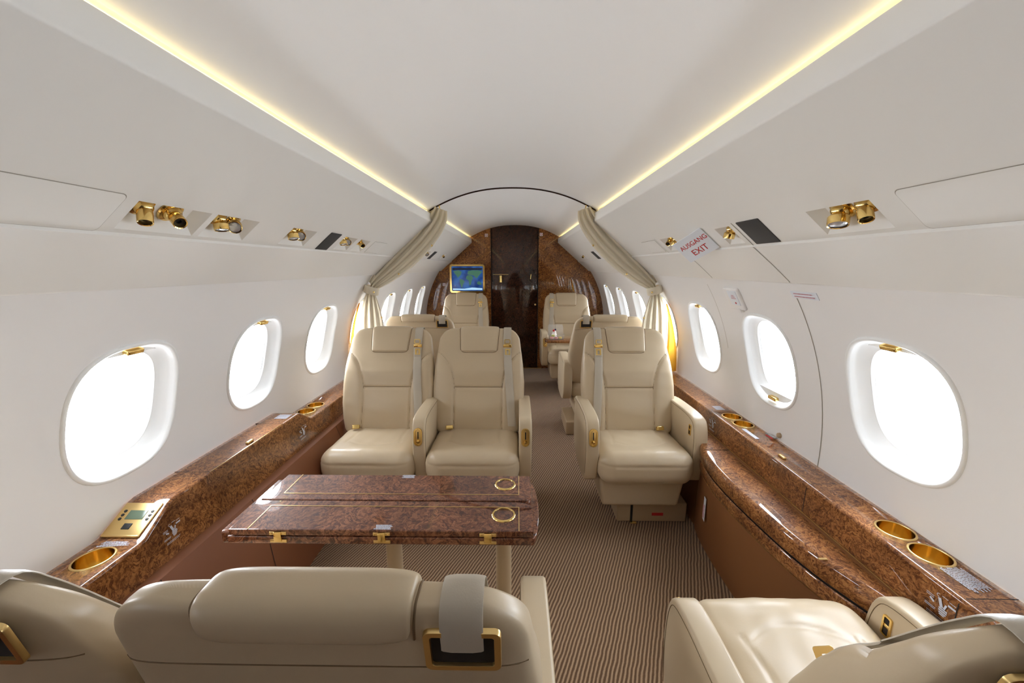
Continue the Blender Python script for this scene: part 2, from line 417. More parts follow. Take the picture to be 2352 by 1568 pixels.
# side walls with window openings
def oval(hw, hh, n=64, e=2.7):
    out = []
    for i in range(n):
        a = 2*PI*i/n; c, s_ = math.cos(a), math.sin(a)
        out.append((hw*math.copysign(abs(c)**(2/e), c), hh*math.copysign(abs(s_)**(2/e), s_)))
    return out
WHW, WHH = 0.170, 0.205
S_BOT = -0.50
S_TOP = {k: (math.asin((1.30-WZ0)/WR)-math.asin((WINZ[k]-WZ0)/WR))*WR for k in (-1, 1)}
wallp0 = wallp
def side_wall(side, off=0.0, hole=1.0):
    mb = MB(); n = 64; ov = oval(WHW*hole, WHH*hole, n); WY = WIN_Y[side]
    wallp = lambda sd_, y_, s__: wallp0(sd_, y_, s__, off)
    edges = [YBACK]+[(WY[i]+WY[i+1])/2 for i in range(len(WY)-1)]+[YEND+0.01]
    for k, yc in enumerate(WY):
        y0, y1 = edges[k]-yc, edges[k+1]-yc
        rows = []
        for t in (0, 0.12, 0.3, 0.5, 0.75, 1.0):
            row = []
            for (u, v) in ov:
                # ray to the cell boundary
                m = 1e9
                if u > 1e-9: m = min(m, y1/u)
                if u < -1e-9: m = min(m, y0/u)
                if v > 1e-9: m = min(m, 0.26/v)
                if v < -1e-9: m = min(m, -0.26/v)
                bu, bv = u*m, v*m
                row.append(wallp(side, yc+u+(bu-u)*t, v+(bv-v)*t))
            rows.append(row)
        mb.grid(rows, closeu=True)
        # exact corners of the cell
        def corner(cu, cv):
            out = []
            for (u, v) in ov: pass
            return out
        last = rows[-1]
        for (cu, cv) in ((y1, 0.26), (y0, 0.26), (y0, -0.26), (y1, -0.26)):
            tgt = math.atan2(cv, cu); best = None
            for i in range(n):
                a = math.atan2(*reversed(bnd(ov[i], y0, y1))); b2 = math.atan2(*reversed(bnd(ov[(i+1) % n], y0, y1)))
                if (b2-a) < -PI: b2 += 2*PI
                t2 = tgt if tgt >= a-1e-9 else tgt+2*PI
                if a-1e-9 <= t2 <= b2+1e-9: best = i; break
            if best is not None:
                P = wallp(side, yc+cu, cv); mb.add([last[best], last[(best+1) % n], P], [(0, 1, 2)])
        # strips above and below
        for (sa, sb) in ((0.26, S_TOP[side]), (S_BOT, -0.26)):
            rr = []
            for i in range(7):
                s_ = sa+(sb-sa)*i/6
                rr.append([wallp(side, yc+y0, s_), wallp(side, yc+y1, s_)])
            mb.grid(rr)
    if off: return mb
    o = struct('wall_left' if side < 0 else 'wall_right', mb, 'wall', angle=25)
    obj('outer_skin', side_wall(side, -0.050, 0.76), 'rim', o)
    return o
def bnd(p, y0, y1):
    u, v = p; m = 1e9
    if u > 1e-9: m = min(m, y1/u)
    if u < -1e-9: m = min(m, y0/u)
    if v > 1e-9: m = min(m, 0.26/v)
    if v < -1e-9: m = min(m, -0.26/v)
    return (u*m, v*m)
side_wall(-1); side_wall(1)

def window_meshes(side):
    """window with its own origin at the wall centre point (y=0)"""
    c0 = wallp(side, 0, 0)
    prof = [(1.0+0.045, 0.000), (1.0+0.040, 0.005), (1.0+0.012, 0.0075), (1.0-0.012, 0.005), (1.0-0.030, -0.002), (0.985-0.03, -0.012),
            (0.935, -0.018), (0.895, -0.027), (0.845, -0.034), (0.80, -0.038)]
    rows = []
    for k, d in prof:
        ov = oval(WHW*k if k > 1 else WHW*k, WHH*k, 72)
        rows.append([wallp(side, u, v, d)-c0 for u, v in ov])
    a = mesh('window', MB().grid(rows, closeu=True), 'rim', angle=60)
    # a second inner ring, the pane seat
    rows = []
    for k, d in ((0.80, -0.038), (0.785, -0.039), (0.78, -0.046), (0.76, -0.050)):
        rows.append([wallp(side, u, v, d)-c0 for u, v in oval(WHW*k, WHH*k, 72)])
    b = mesh('pane_seal', MB().grid(rows, closeu=True), 'rim', angle=60)
    ov = oval(WHW*0.782, WHH*0.782, 72); mb = MB(); mb.add([wallp(side, u, v, -0.045)-c0 for u, v in ov], [tuple(range(72))])
    p = mesh('window_pane', mb, 'pane', smooth=False)
    return a, b, p, c0
WM = {s_: window_meshes(s_) for s_ in (-1, 1)}
def handle_mesh(side, low=False):
    c0 = wallp(side, 0, 0); s_ = -0.178 if low else 0.184
    o = wallp(side, 0, s_, -0.006)-c0
    n_ = (wallp(side, 0, s_, 0.1)-wallp(side, 0, s_, 0)).normalized(); up = wallp(side, 0, s_+0.1)-wallp(side, 0, s_)
    mb = rbox(0.026, 0.008, 0.010, 0.005, 0.02, 3)
    ux = Vector((0, 1, 0)); M = basis(o, ux, up)
    return mesh('shade_handle', xf(mb, M), 'gold')
HM = {(s_, l): handle_mesh(s_, l) for s_ in (-1, 1) for l in (False, True)}
def shade_mesh(side, low):
    """the edge of the sliding blind inside the reveal"""
    c0 = wallp(side, 0, 0); mb = MB(); rows = []
    ov = oval(WHW*0.90, WHH*0.905, 96)
    for u, v in ov:
        if (v < -0.148 if low else v > 0.170):
            t = -0.150 if low else 0.172
            rows.append([wallp(side, u, v, -0.014)-c0, wallp(side, u, t, -0.014)-c0, wallp(side, u, t, -0.017)-c0])
    mb.grid(rows)
    return mesh('window_blind', mb, 'rim', angle=30)
SM = {(s_, l): shade_mesh(s_, l) for s_ in (-1, 1) for l in (False, True)}
wi = 1
for sd in (-1, 1):
    for y in WIN_Y[sd]:
        a, b, p, c0 = WM[sd]
        o = bpy.data.objects.new('window_%d' % wi, a); C.objects.link(o); o.location = (c0.x, y, c0.z); o['kind'] = 'structure'; wi += 1
        obj('pane_seal', b, None, o); obj('window_pane', p, None, o)
        low = (sd == 1 and abs(y-1.70) < 0.03)
        obj('window_blind', SM[(sd, low)], None, o); obj('shade_handle', HM[(sd, low)], None, o)
        # daylight portal just outside the pane
        ld = bpy.data.lights.new('window_daylight', 'AREA'); ld.shape = 'RECTANGLE'; ld.size = 0.27; ld.size_y = 0.33; ld.cycles.is_portal = True
        lo = bpy.data.objects.new('window_daylight', ld); C.objects.link(lo)
        pp = wallp(sd, y, 0, -0.060); lo.location = pp
        d_ = (wallp(sd, y, 0, 0.1)-pp); lo.rotation_euler = d_.to_track_quat('-Z', 'Z').to_euler()

# forward bulkhead, door, aft end
bk = MB().box(-1.22, -0.304, YEND, YEND+0.04, 0, 1.95); bk.box(0.302, 1.22, YEND, YEND+0.04, 0, 1.95); bk.box(-0.304, 0.302, YEND+0.03, YEND+0.04, 0, 1.95)
struct('wall_front', bk, 'burlw', smooth=False)
struct('wall_back', MB().box(-1.25, 1.25, YBACK-0.03, YBACK, 0, 1.95), 'burld', smooth=False)
dr = struct('door_1', MB().box(-0.298, 0.296, YEND+0.008, YEND+0.028, 0.012, 1.94), 'burld', bevel=0.003)
dh = MB().tube([(-0.18, YEND-0.03, 1.15), (-0.18, YEND-0.03, 1.235)], 0.020, 20)
obj('door_handle', dh, 'gold', dr)
pl = MB().box(-0.28, -0.08, YEND-0.004, YEND+0.008, 1.246, 1.252); obj('door_plate', pl, 'goldb', dr)
obj('door_pull', MB().tube([(0.205, YEND-0.002, 1.19), (0.212, YEND-0.002, 1.255)], 0.005), 'gold', dr)
obj('door_knob', MB().lathe([(0, 0.03), (0.012, 0.026), (0.012, 0.008), (0.006, 0), (0.006, -0.02)], (0.27, YEND-0.005, 0.86), (0, -1, 0)), 'goldb', dr)
struct('trim_7', MB().box(-0.308, -0.298, YEND-0.006, YEND+0.01, 0, 1.86).box(0.296, 0.306, YEND-0.006, YEND+0.01, 0, 1.86), 'dark', smooth=False)
struct('trim_8', MB().box(-0.31, 0.36, YEND-0.02, YEND, 0, 0.008), 'goldb', smooth=False)

# cove lamps
for sd in (-1, 1):
    for y0, y1, where in ((YBACK, 2.75, 'above the near seats'), (2.86, YEND-0.01, 'beyond the curtain')):
        mb = MB().box(sd*0.572-0.004, sd*0.572+0.004, y0, y1, 1.7045, 1.7135)
        tag(obj('cove_light', mb, 'cove', smooth=False), 'warm yellow light strip in the %s ceiling cove %s' % ('left' if sd < 0 else 'right', where), 'light strip')

# joints in the lining panels
def ribbon(name, pts_fn, n, width, m, nf):
    pass
def wall_joint(side, y, s0, s1, m, n=16, wdt=0.0022):
    rows = []
    for i in range(n+1):
        s_ = s0+(s1-s0)*i/n
        rows.append([wallp(side, y-wdt, s_, 0.0006), wallp(side, y, s_, 0.0012), wallp(side, y+wdt, s_, 0.0006)])
    return MB().grid(rows)
struct('trim_9', wall_joint(1, 1.405, -0.35, 0.34, 'line'), 'line')
struct('trim_10', wall_joint(1, 2.05, -0.02, 0.34, 'linel'), 'linel')
def prof_joint(side, y, pts, m, name, wdt=0.0015):
    rows = [[(side*(x-0.0008), y-wdt, z-0.0008), (side*(x-0.0014), y, z-0.0014), (side*(x-0.0008), y+wdt, z-0.0008)] for x, z in pts]
    struct(name, MB().grid(rows), m)
lowp = [(0.8125, 1.4135), (0.817, 1.411), (0.88, 1.3595), (0.944, 1.303), (0.9475, 1.2985)]
prof_joint(1, 1.36, [(0.732, 1.49), (0.813, 1.42)], 'line', 'trim_11'); prof_joint(1, 1.36, lowp, 'line', 'trim_12')
prof_joint(1, 1.90, lowp, 'line', 'trim_13'); prof_joint(1, 2.10, [(0.732, 1.49), (0.813, 1.42)], 'linel', 'trim_14')

# overhead access panels (on the service strip)
def plate_on_slope(name, side, y0, y1, s0, s1, d, th, m, rad=0.006, parent=None):
    mb = MB(); k = 5; pts = []
    for cy, cs, a0 in ((y1-rad, s1-rad, 0), (y0+rad, s1-rad, 90), (y0+rad, s0+rad, 180), (y1-rad, s0+rad, 270)):
        for i in range(k+1):
            a = R(a0+90*i/k); pts.append((cy+rad*math.cos(a), cs+rad*math.sin(a)))
    rows = [[slp(side, y, s, d) for y, s in pts], [slp(side, y, s, d+th*0.7) for y, s in pts]]
    cy, cs = (y0+y1)/2, (s0+s1)/2
    ins = [((y-cy)*(1-0.0012/abs(y1-y0))+cy, (s-cs)*(1-0.02)+cs) for y, s in pts]
    rows.append([slp(side, y, s, d+th) for y, s in ins])
    mb.grid(rows, closeu=True); o = len(mb.v); mb.v += [tuple(p) for p in rows[-1]]; mb.f.append(tuple(range(o, o+len(pts))))
    return obj(name, mb, m, parent, angle=30)
def access_panel(side, y0, y1, s0, s1, label, rad=0.012):
    r_ = plate_on_slope('access_panel', side, y0, y1, s0, s1, 0.0003, 0.0012, 'val', rad)
    tag(r_, label, 'access panel')
    g = plate_on_slope('panel_gap', side, y0-0.0015, y1+0.0015, s0-0.0015, s1+0.0015, 0.0001, 0.0004, 'line', rad, r_)
access_panel(-1, 0.22, 0.815, 0.002, 0.1055, 'cream rounded overhead access panel at the far left edge before the gold nozzles')
access_panel(1, 0.30, 0.79, 0.002, 0.1055, 'cream rounded overhead access panel at the far right edge behind the gold nozzle')
access_panel(-1, 2.22, 2.42, 0.010, 0.095, 'small blank cream overhead panel left, after the last gold nozzle', 0.004)
access_panel(1, 2.12, 2.34, 0.010, 0.095, 'small blank cream overhead panel right, beside the curtain', 0.004)

# speakers / black grilles
for side, y0, y1, lab in ((-1, 1.69, 1.79, 'black rectangular grille in left overhead panel'), (1, 1.215, 1.335, 'black rectangular grille in right overhead panel near exit sign'),
                          (-1, 3.78, 3.90, 'small black grille in left overhead panel beyond the curtain'), (1, 3.77, 3.90, 'small black grille in right overhead panel beyond the curtain')):
    tag(plate_on_slope('speaker_grille', side, y0, y1, 0.002, 0.103, 0.0004, 0.002, 'grille', 0.003), lab, 'grille')

# gold air nozzles and reading lights
def fitting(kind, big=1.0):
    """z axis: barrel direction start at pocket floor"""
    P = {}
    P['flange'] = mesh('mounting_ring', MB().lathe([(0, 0.0), (0.024, 0.0), (0.026, 0.003), (0.024, 0.006), (0.018, 0.007), (0.017, 0.004)], (0, 0, 0), (0, 0, 1), 28), 'gold', angle=30)
    sph = [(0.0175*math.cos(R(a)), 0.006+0.0175*math.sin(R(a))) for a in range(-20, 91, 10)]
    P['ball'] = mesh('swivel_ball', MB().lathe(sph, (0, 0, 0), (0, 0, 1), 28), 'gold')
    return P
FT = fitting('n')
def fitting_thing(kind, side, y, s, label, tilt, group, scale=1.0, dp=-0.026):
    Mx = sbasis(side, y, s, dp)
    r_ = bpy.data.objects.new('air_nozzle' if kind == 'nozzle' else 'reading_light', None); C.objects.link(r_)
    r_.matrix_world = Mx @ Matrix.Scale(scale, 4); r_.empty_display_size = 0.02
    tag(r_, label, 'air nozzle' if kind == 'nozzle' else 'reading light', group)
    obj('mounting_ring', FT['flange'], None, r_); obj('swivel_ball', FT['ball'], None, r_)
    # barrel direction in world space, then to local
    dw = Vector(tilt).normalized(); dl = (Mx.to_3x3().inverted() @ dw).normalized()
    key = kind+str([round(q, 2) for q in dl])
    if key not in FT:
        o = Vector((0, 0, 0.010))+dl*0.006
        if kind == 'nozzle':
            b = MB().lathe([(0.0115, 0), (0.013, 0.004), (0.013, 0.026), (0.0125, 0.028), (0.0105, 0.027), (0.0105, 0.006)], o, dl, 28)
            c = MB().lathe([(0.0105, 0.010), (0.0105, 0.020), (0.005, 0.021), (0.004, 0.016), (0.0, 0.016)], o, dl, 20)
        else:
            b = MB().lathe([(0.012, 0), (0.0185, 0.008), (0.0185, 0.022), (0.018, 0.024), (0.016, 0.023)], o, dl, 28)
            c = MB().lathe([(0.0162, 0.0225), (0.0145, 0.0215)], o, dl, 28)
            c2 = MB().lathe([(0.0147, 0.0215), (0.010, 0.0228), (0.0, 0.0235)], o, dl, 28)
            FT[key+'l'] = mesh('lens', c2, 'lens')
        FT[key] = (mesh('barrel', b, 'gold', angle=30), mesh('opening', c, 'black', angle=30))
    bo = obj('barrel', FT[key][0], None, r_); obj('opening', FT[key][1], None, bo)
    if kind != 'nozzle': obj('lens', FT[key+'l'], None, bo)
    return r_
gn, gl = 'gold air nozzles in the overhead panels', 'gold reading lights in the overhead panels'
fitting_thing('nozzle', -1, 0.888, 0.040, 'gold swivel air nozzle, nearest one in the left overhead panel', (0.25, -0.35, -0.9), gn, 1.1)
fitting_thing('nozzle', -1, 0.966, 0.046, 'big gold swivel air nozzle on a round flange, second from left edge', (0.75, -0.45, -0.62), gn, 1.15)
fitting_thing('light', -1, 1.112, 0.040, 'gold reading light with grazing lens, in second left overhead pocket, nearer one', (0.15, -0.1, -1), gl)
fitting_thing('light', -1, 1.172, 0.046, 'gold reading light with clear round lens facing us, in second left overhead pocket', (0.55, -0.75, -0.5), gl)
fitting_thing('light', -1, 1.464, 0.040, 'gold reading light, nearer one in the pocket before the left black grille', (0.25, -0.2, -1), gl)
fitting_thing('light', -1, 1.517, 0.046, 'gold reading light, farther one in the pocket before the left black grille', (0.6, -0.75, -0.5), gl)
fitting_thing('light', -1, 1.885, 0.042, 'gold reading light, nearer one in the pocket just after the left black grille', (0.3, -0.2, -1), gl, 0.9)
fitting_thing('light', -1, 1.935, 0.046, 'gold reading light, farther one in the pocket just after the left black grille', (0.6, -0.75, -0.5), gl, 0.9)
fitting_thing('nozzle', -1, 2.095, 0.046, 'gold air nozzle alone in the last left pocket before the curtain', (0.7, -0.5, -0.6), gn)
fitting_thing('light', -1, 3.60, 0.044, 'tiny gold reading light in left overhead panel beyond the curtain', (0.5, -0.5, -0.7), gl)
fitting_thing('nozzle', -1, 4.40, 0.044, 'tiny gold air nozzle in left overhead panel near the bulkhead', (0.5, -0.5, -0.7), gn)
fitting_thing('light', 1, 0.962, 0.040, 'gold reading light with clear lens in the near right overhead pocket', (-0.2, -0.3, -1), gl, 1.15)
fitting_thing('nozzle', 1, 0.893, 0.036, 'gold swivel air nozzle in the near right overhead pocket', (-0.15, -0.5, -0.9), gn, 1.1)
fitting_thing('light', 1, 1.435, 0.040, 'gold reading light between black grille and exit sign on the right', (-0.1, 0.2, -1), gl)
fitting_thing('nozzle', 1, 2.0, 0.044, 'gold air nozzle, farther fitting of the pocket left of the exit sign', (-0.6, -0.6, -0.6), gn, 0.9)
fitting_thing('light', 1, 1.935, 0.044, 'gold reading light, nearer fitting of the pocket left of the exit sign', (-0.1, 0.2, -1), gl, 0.9)
fitting_thing('light', 1, 3.42, 0.044, 'tiny gold reading light in right overhead panel beyond the curtain', (-0.5, -0.5, -0.7), gl)
fitting_thing('nozzle', 1, 4.54, 0.044, 'tiny gold air nozzle in right overhead panel near the bulkhead', (-0.5, -0.5, -0.7), gn)

# exit sign: a plate hung off the right service strip
nin = Vector((-abs(NIN.x), 0, -abs(NIN.y)))
def exit_sign():
    a = slp(1, 1.565, -0.010, 0.004); sdir = Vector((SD.x, 0, SD.y)); ydir = (Vector((0, 1, 0))*0.86+nin*0.50).normalized()
    W_, H_ = 0.150, 0.108
    c = a+sdir*H_/2+ydir*W_/2
    # plate local axes: x = reading direction (towards the camera side), y = up the slope
    Mx = basis(c, -ydir, -sdir)
    pl = xf(rbox(W_/2, H_/2, 0.0015, 0.0014, 0.05, 2), Mx)
    o = obj('exit_sign', pl, 'paper'); tag(o, 'white exit sign with red AUSGANG EXIT lettering below the right overhead panel', 'sign')
    t = text_mb('AUSGANG', 0.0285); xf(t, Mx @ Matrix.Translation((0.006, 0.016, 0.0018))); t2 = text_mb('EXIT', 0.038); xf(t2, Mx @ Matrix.Translation((0.006, -0.024, 0.0018)))
    t.add(t2.v, t2.f); obj('lettering', t, 'red', o, smooth=False, recalc=False)
exit_sign()

# ------------------------------------------------------------------ ledges
def ledge_left():
    # height profile along Y, cross-section swept along Y
    ysz = [(YBACK, .58), (0.5, .58), (0.985, .58), (1.005, .583), (1.10, .634), (1.122, .64), (1.4, .64), (1.845, .64), (1.862, .636), (1.935, .584), (1.955, .58), (2.4, .58), (3.2, .58), (4.2, .58), (YEND, .58)]
    rows = []
    for y, z in ysz:
        r_ = 0.009; fx = -1.028-(z-.58)*0.20; rows.append([(-1.167, y, z), (-1.15, y, z), (-1.10, y, z), (fx-r_, y, z)] +
            [(fx-r_+r_*math.sin(R(a)), y, z-r_+r_*math.cos(R(a))) for a in (20, 45, 70, 90)] + [(fx+0.002, y, z-0.05), (-1.012, y, .485), (-1.014, y, .478), (-1.03, y, .478)])
    o = obj('side_ledge', MB().grid(rows), 'burl', angle=40)
    tag(o, 'left glossy burl wood side ledge with a raised section under the windows', 'side ledge')
    return o
LL = ledge_left()
def seam_box(name, x0, x1, y0, y1, z0, z1, m, parent): return obj(name, MB().box(x0, x1, y0, y1, z0, z1), m, parent, smooth=False)
seam_box('lid_joint', -1.17, -1.045, 1.716, 1.718, .6395, .6406, 'dark', LL); seam_box('lid_joint', -1.17, -1.045, 1.276, 1.278, .6395, .6406, 'dark', LL)
seam_box('lid_joint', -1.0465, -1.0445, 1.278, 1.716, .6385, .6406, 'goldb', LL)
fr = frame_mb(0.036, 0.055, 0.004, 0.0012, 0.0006); xf(fr, Matrix.Translation((-1.098, 1.195, .6400))); obj('inlay', fr, 'dark', LL)
lt = xf(rbox(0.007, 0.018, 0.005, 0.004, 0.03, 3), Matrix.Translation((-1.062, 1.515, .645))); obj('latch', lt, 'goldb', LL)

def ledge_right():
    ysz = [YBACK, 0, 0.786, 1.0, 1.271, 1.275, 2.0, 3.0, 4.0, YEND]; z = .61
    rows = []
    for y in ysz:
        r_ = 0.009; fx = 1.040; rows.append([(1.168, y, z), (1.15, y, z), (1.10, y, z), (fx+r_, y, z)] +
            [(fx+r_-r_*math.sin(R(a)), y, z-r_+r_*math.cos(R(a))) for a in (20, 45, 70, 90)] + [(fx-0.001, y, z-0.05), (fx-0.003, y, .505), (fx+0.02, y, .50)])
    o = obj('side_ledge', MB().grid(rows), 'burl', angle=40); tag(o, 'right glossy burl wood side ledge under the windows', 'side ledge'); return o
LR = ledge_right()
for y in (0.792, 1.278):
    mb = MB(); mb.grid([[(1.17, y-0.0012, .6106), (1.053, y-0.0012, .6106), (1.043, y-0.0012, .606), (1.0385, y-0.0012, .596), (1.0365, y-0.0012, .505)],
                        [(1.17, y+0.0012, .6106), (1.053, y+0.0012, .6106), (1.043, y+0.0012, .606), (1.0385, y+0.0012, .596), (1.0365, y+0.0012, .505)]])
    obj('lid_joint', mb, 'dark', LR)
seam_box('lid_joint', 1.0535, 1.0548, 1.278, 1.70, .6095, .6106, 'goldb', LR)
seam_box('lid_joint', 1.0335, 1.0355, 0.5, 2.8, .502, .505, 'goldb', LR)
obj('latch', xf(rbox(0.007, 0.018, 0.005, 0.004, 0.03, 3), Matrix.Translation((1.078, 1.470, .615))), 'goldb', LR)

# cup holders
def cup(x, y, z, label):
    o = obj('cup_holder', CUPM[0], None); o.location = (x, y, z); tag(o, label, 'cup holder', 'gold cup holders sunk in the ledges'); obj('cup_rim', CUPM[1], None, o)
CUPM = (mesh('cup_holder', MB().lathe([(0.0405, 0.0012), (0.040, -0.004), (0.0395, -0.04), (0.036, -0.046), (0.0, -0.047)], (0, 0, 0), (0, 0, 1), 40), 'gold', angle=30),
        mesh('cup_rim', MB().lathe([(0.0405, 0.0), (0.0412, 0.0022), (0.044, 0.0028), (0.0462, 0.0014), (0.0465, -0.001)], (0, 0, 0), (0, 0, 1), 48), 'goldb', angle=60))
def cut_cups(o, cups):
    """open the ledge top over each cup (boolean-free: delete the faces and refill with a ring)"""
    pass
CUPS = [(1.113, 1.910, .61, 'farther gold cup holder of the far pair on the right ledge'), (1.116, 1.812, .61, 'nearer gold cup holder of the far pair on the right ledge'),
        (1.116, 1.033, .61, 'farther gold cup holder of the near pair on the right ledge'), (1.116, 0.934, .61, 'nearer gold cup holder of the near pair on the right ledge'),
        (-1.108, 2.037, .58, 'nearer gold cup holder of the pair beside the left double seat'), (-1.106, 2.135, .58, 'farther gold cup holder of the pair beside the left double seat'),
        (-1.100, 0.927, .58, 'large single gold cup holder on the near end of the left ledge')]
for c in CUPS: cup(*c)
# real holes under the cups
def bore(o, pts):
    cut = MB()
    for x, y, z in pts: cut.lathe([(0.0, -0.06), (0.0412, -0.06), (0.0412, 0.02), (0.0, 0.02)], (x, y, z), (0, 0, 1), 40)
    me = mesh('cut', cut, 'dark'); co = bpy.data.objects.new('cut', me); C.objects.link(co)
    s_ = o.modifiers.new('s', 'SOLIDIFY'); s_.thickness = 0.0008; s_.offset = 0
    b = o.modifiers.new('b', 'BOOLEAN'); b.operation = 'DIFFERENCE'; b.object = co; b.solver = 'EXACT'
    dg = bpy.context.evaluated_depsgraph_get(); dg.update()
    nm = bpy.data.meshes.new_from_object(o.evaluated_get(dg)); o.modifiers.clear(); o.data = nm
    bpy.data.objects.remove(co)
bore(LL, [c[:3] for c in CUPS if c[0] < 0]); bore(LR, [c[:3] for c in CUPS if c[0] > 0])

# lower wall panels in leather
def leather_panel(name, side, pts, ys, m, label):
    rows = [[(side*x, y, z) for x, z in pts] for y in ys]
    o = obj(name, MB().grid(rows), m, angle=50); tag(o, label, 'wall panel'); return o
lp = leather_panel('lower_wall_panel', -1, [(1.02, .482), (0.985, .47), (0.945, .35), (0.925, .18), (0.915, .0)], [YBACK, 0, 1, 2, 3, 4, YEND], 'tan', 'brown leather lower wall panel on the left below the burl ledge')
for y in (0.98, 1.38, 2.1):
    mb = MB(); mb.grid([[(-x+0.001, y+d, z) for x, z in [(0.985, .47), (0.945, .35), (0.925, .18), (0.915, .0)]] for d in (-0.0014, 0.0014)]); obj('panel_joint', mb, 'dark', lp)
for nm_, a_, b_ in (('near', 1, 2),): pass
lpr = leather_panel('lower_wall_panel', 1, [(1.06, .505), (1.02, .50), (1.005, .40), (0.985, .18), (0.978, .0)], [YBACK, 0, 1, 2, 3, 4, YEND], 'tanr', 'tan leather lower wall panel on the right below the burl ledge')

# right credenza shelf with bulging front
sh = [(1.034, .80), (1.02, .845), (.99, .915), (.965, .98), (.938, 1.06), (.917, 1.16), (.903, 1.28), (.893, 1.42), (.890, 1.54), (.896, 1.66), (.915, 1.77), (.945, 1.86), (.985, 1.925), (1.034, 1.95)]
def smooth_poly(p, k=3):
    out = []
    for i in range(len(p)-1):
        p0 = p[max(i-1, 0)]; p1 = p[i]; p2 = p[i+1]; p3 = p[min(i+2, len(p)-1)]
        for j in range(k):
            t = j/k; out.append(tuple(0.5*((2*b)+(-a+c)*t+(2*a-5*b+4*c-d)*t*t+(-a+3*b-3*c+d)*t**3) for a, b, c, d in zip(p0, p1, p2, p3)))
    out.append(p[-1]); return out
shs = smooth_poly(sh, 4)
def inset(p, d): return [(1.045 if i in (0, len(p)-1) and False else x+d, y) for i, (x, y) in enumerate(p)]
rows = []
for d, z in ((0.002, .434), (-0.004, .442), (-0.004, .488), (0.001, .4965), (0.005, .5005), (0.012, .5015)):
    rows.append([(min(x+d, 1.045), y, z) for x, y in shs])
rows.append([(1.045, y, .500) for x, y in shs])
sf = obj('side_shelf', MB().grid(rows), 'burl', angle=50); tag(sf, 'bulging burl wood shelf with folding top along the right wall', 'shelf')
rows = [[(min(x+d, 1.045), y, z) for x, y in shs] for d, z in ((0.006, .424), (0.001, .418), (0.004, .375), (0.010, .372))]
obj('shelf_apron', MB().grid(rows), 'burl', sf, angle=50)
rows = [[(min(x+d, 1.045), y, z) for x, y in shs] for d, z in ((0.012, .440), (0.012, .418))]
obj('shelf_gap', MB().grid(rows), 'dark', sf)
rows = [[(min(x+0.009, 1.045), y, .3715) for x, y in shs], [(min(x+0.006, 1.045), y, .3700) for x, y in shs], [(min(x+0.009, 1.045), y, .3685) for x, y in shs]]
obj('piping', MB().grid(rows), 'goldb', sf)
rows = [[(min(x+0.012, 1.045), y, .370) for x, y in shs], [(x*0.75+0.25*.985, y, .20) for x, y in shs], [(x*0.45+0.55*.976, y, .0) for x, y in shs]]
obj('shelf_leather', MB().grid(rows), 'tanr', sf)
for y, x0 in ((1.76, .915),): obj('lid_joint', MB().box(x0, 1.034, y, y+0.0016, .5005, .5026), 'dark', sf, smooth=False)
obj('lid_latch', MB().box(.925, .95, 1.045, 1.052, .5015, .5035), 'goldb', sf, smooth=False)

# placards on the right panel, ledges, walls
def plate(name, Mx, w_, h_, m, label=None, cat=None, parent=None, th=0.0008):
    mb = xf(rbox(w_/2, h_/2, th, th*0.9, 0.1, 2), Mx); o = obj(name, mb, m, parent)
    if label: tag(o, label, cat)
    return o
def lines_mb(Mx, w_, h_, n, seed, fill=0.6, z=0.0012, ragged=0.15):
    rnd = random.Random(seed); mb = MB()
    for i in range(n):
        yy = h_/2-(i+0.5)*h_/n; x = -w_/2+rnd.random()*ragged*w_; xe = w_/2-rnd.random()*ragged*w_
        while x < xe:
            l = w_*rnd.uniform(0.03, 0.10); e = min(x+l, xe); t = h_/n*fill/2
            mb.quad(*[Mx @ Vector(p) for p in ((x, yy-t, z), (e, yy-t, z), (e, yy+t, z), (x, yy+t, z))]); x = e+w_*0.012
    return mb
def printed(label, Mx, w_, h_, n, seed, m='white', **k):
    o = obj('printed_placard', lines_mb(Mx, w_, h_, n, seed, **k), m, smooth=False, recalc=False); tag(o, label, 'placard'); return o
def emblem(label, Mx, s):
    """life-vest pictogram: hook, slanted arms, waist bars and text rules"""
    mb = MB()
    def bar(x0, y0, x1, y1, t):
        d = Vector((x1-x0, y1-y0, 0)); n_ = Vector((-d.y, d.x, 0)).normalized()*t/2
        a, b = Vector((x0, y0, 0.001)), Vector((x1, y1, 0.001))
        mb.quad(*[Mx @ ((p)*1.0) for p in (a-n_, b-n_, b+n_, a+n_)])
    for a in ((-.05, .30, .06, .02, .10), (.18, .20, .13, .02, .06), (-.02, -.02, .24, -.02, .05), (-.02, -.09, .24, -.09, .05), (.0, -.16, .22, -.16, .045), (.02, -.22, .18, -.22, .04),
              (.22, .25, .45, .25, .07), (.24, .38, .44, .38, .02), (.02, .42, .20, .42, .02), (-.32, .10, -.18, .02, .07), (-.45, .16, -.20, .16, .02), (-.45, .22, -.20, .22, .02),
              (-.45, -.16, -.1, -.16, .02), (-.45, -.21, -.12, -.21, .02), (-.35, -.38, .35, -.38, .02), (-.35, -.44, .30, -.44, .02)):
        bar(*[q*s for q in a])
    for i in range(8):
        a0, a1 = R(60+i*30), R(60+(i+1)*30); bar(*[q*s for q in (-.09+.05*math.cos(a0), .37+.05*math.sin(a0), -.09+.05*math.cos(a1), .37+.05*math.sin(a1), .02)])
    o = obj('life_vest_emblem', mb, 'white', smooth=False, recalc=False); tag(o, label, 'emblem'); return o
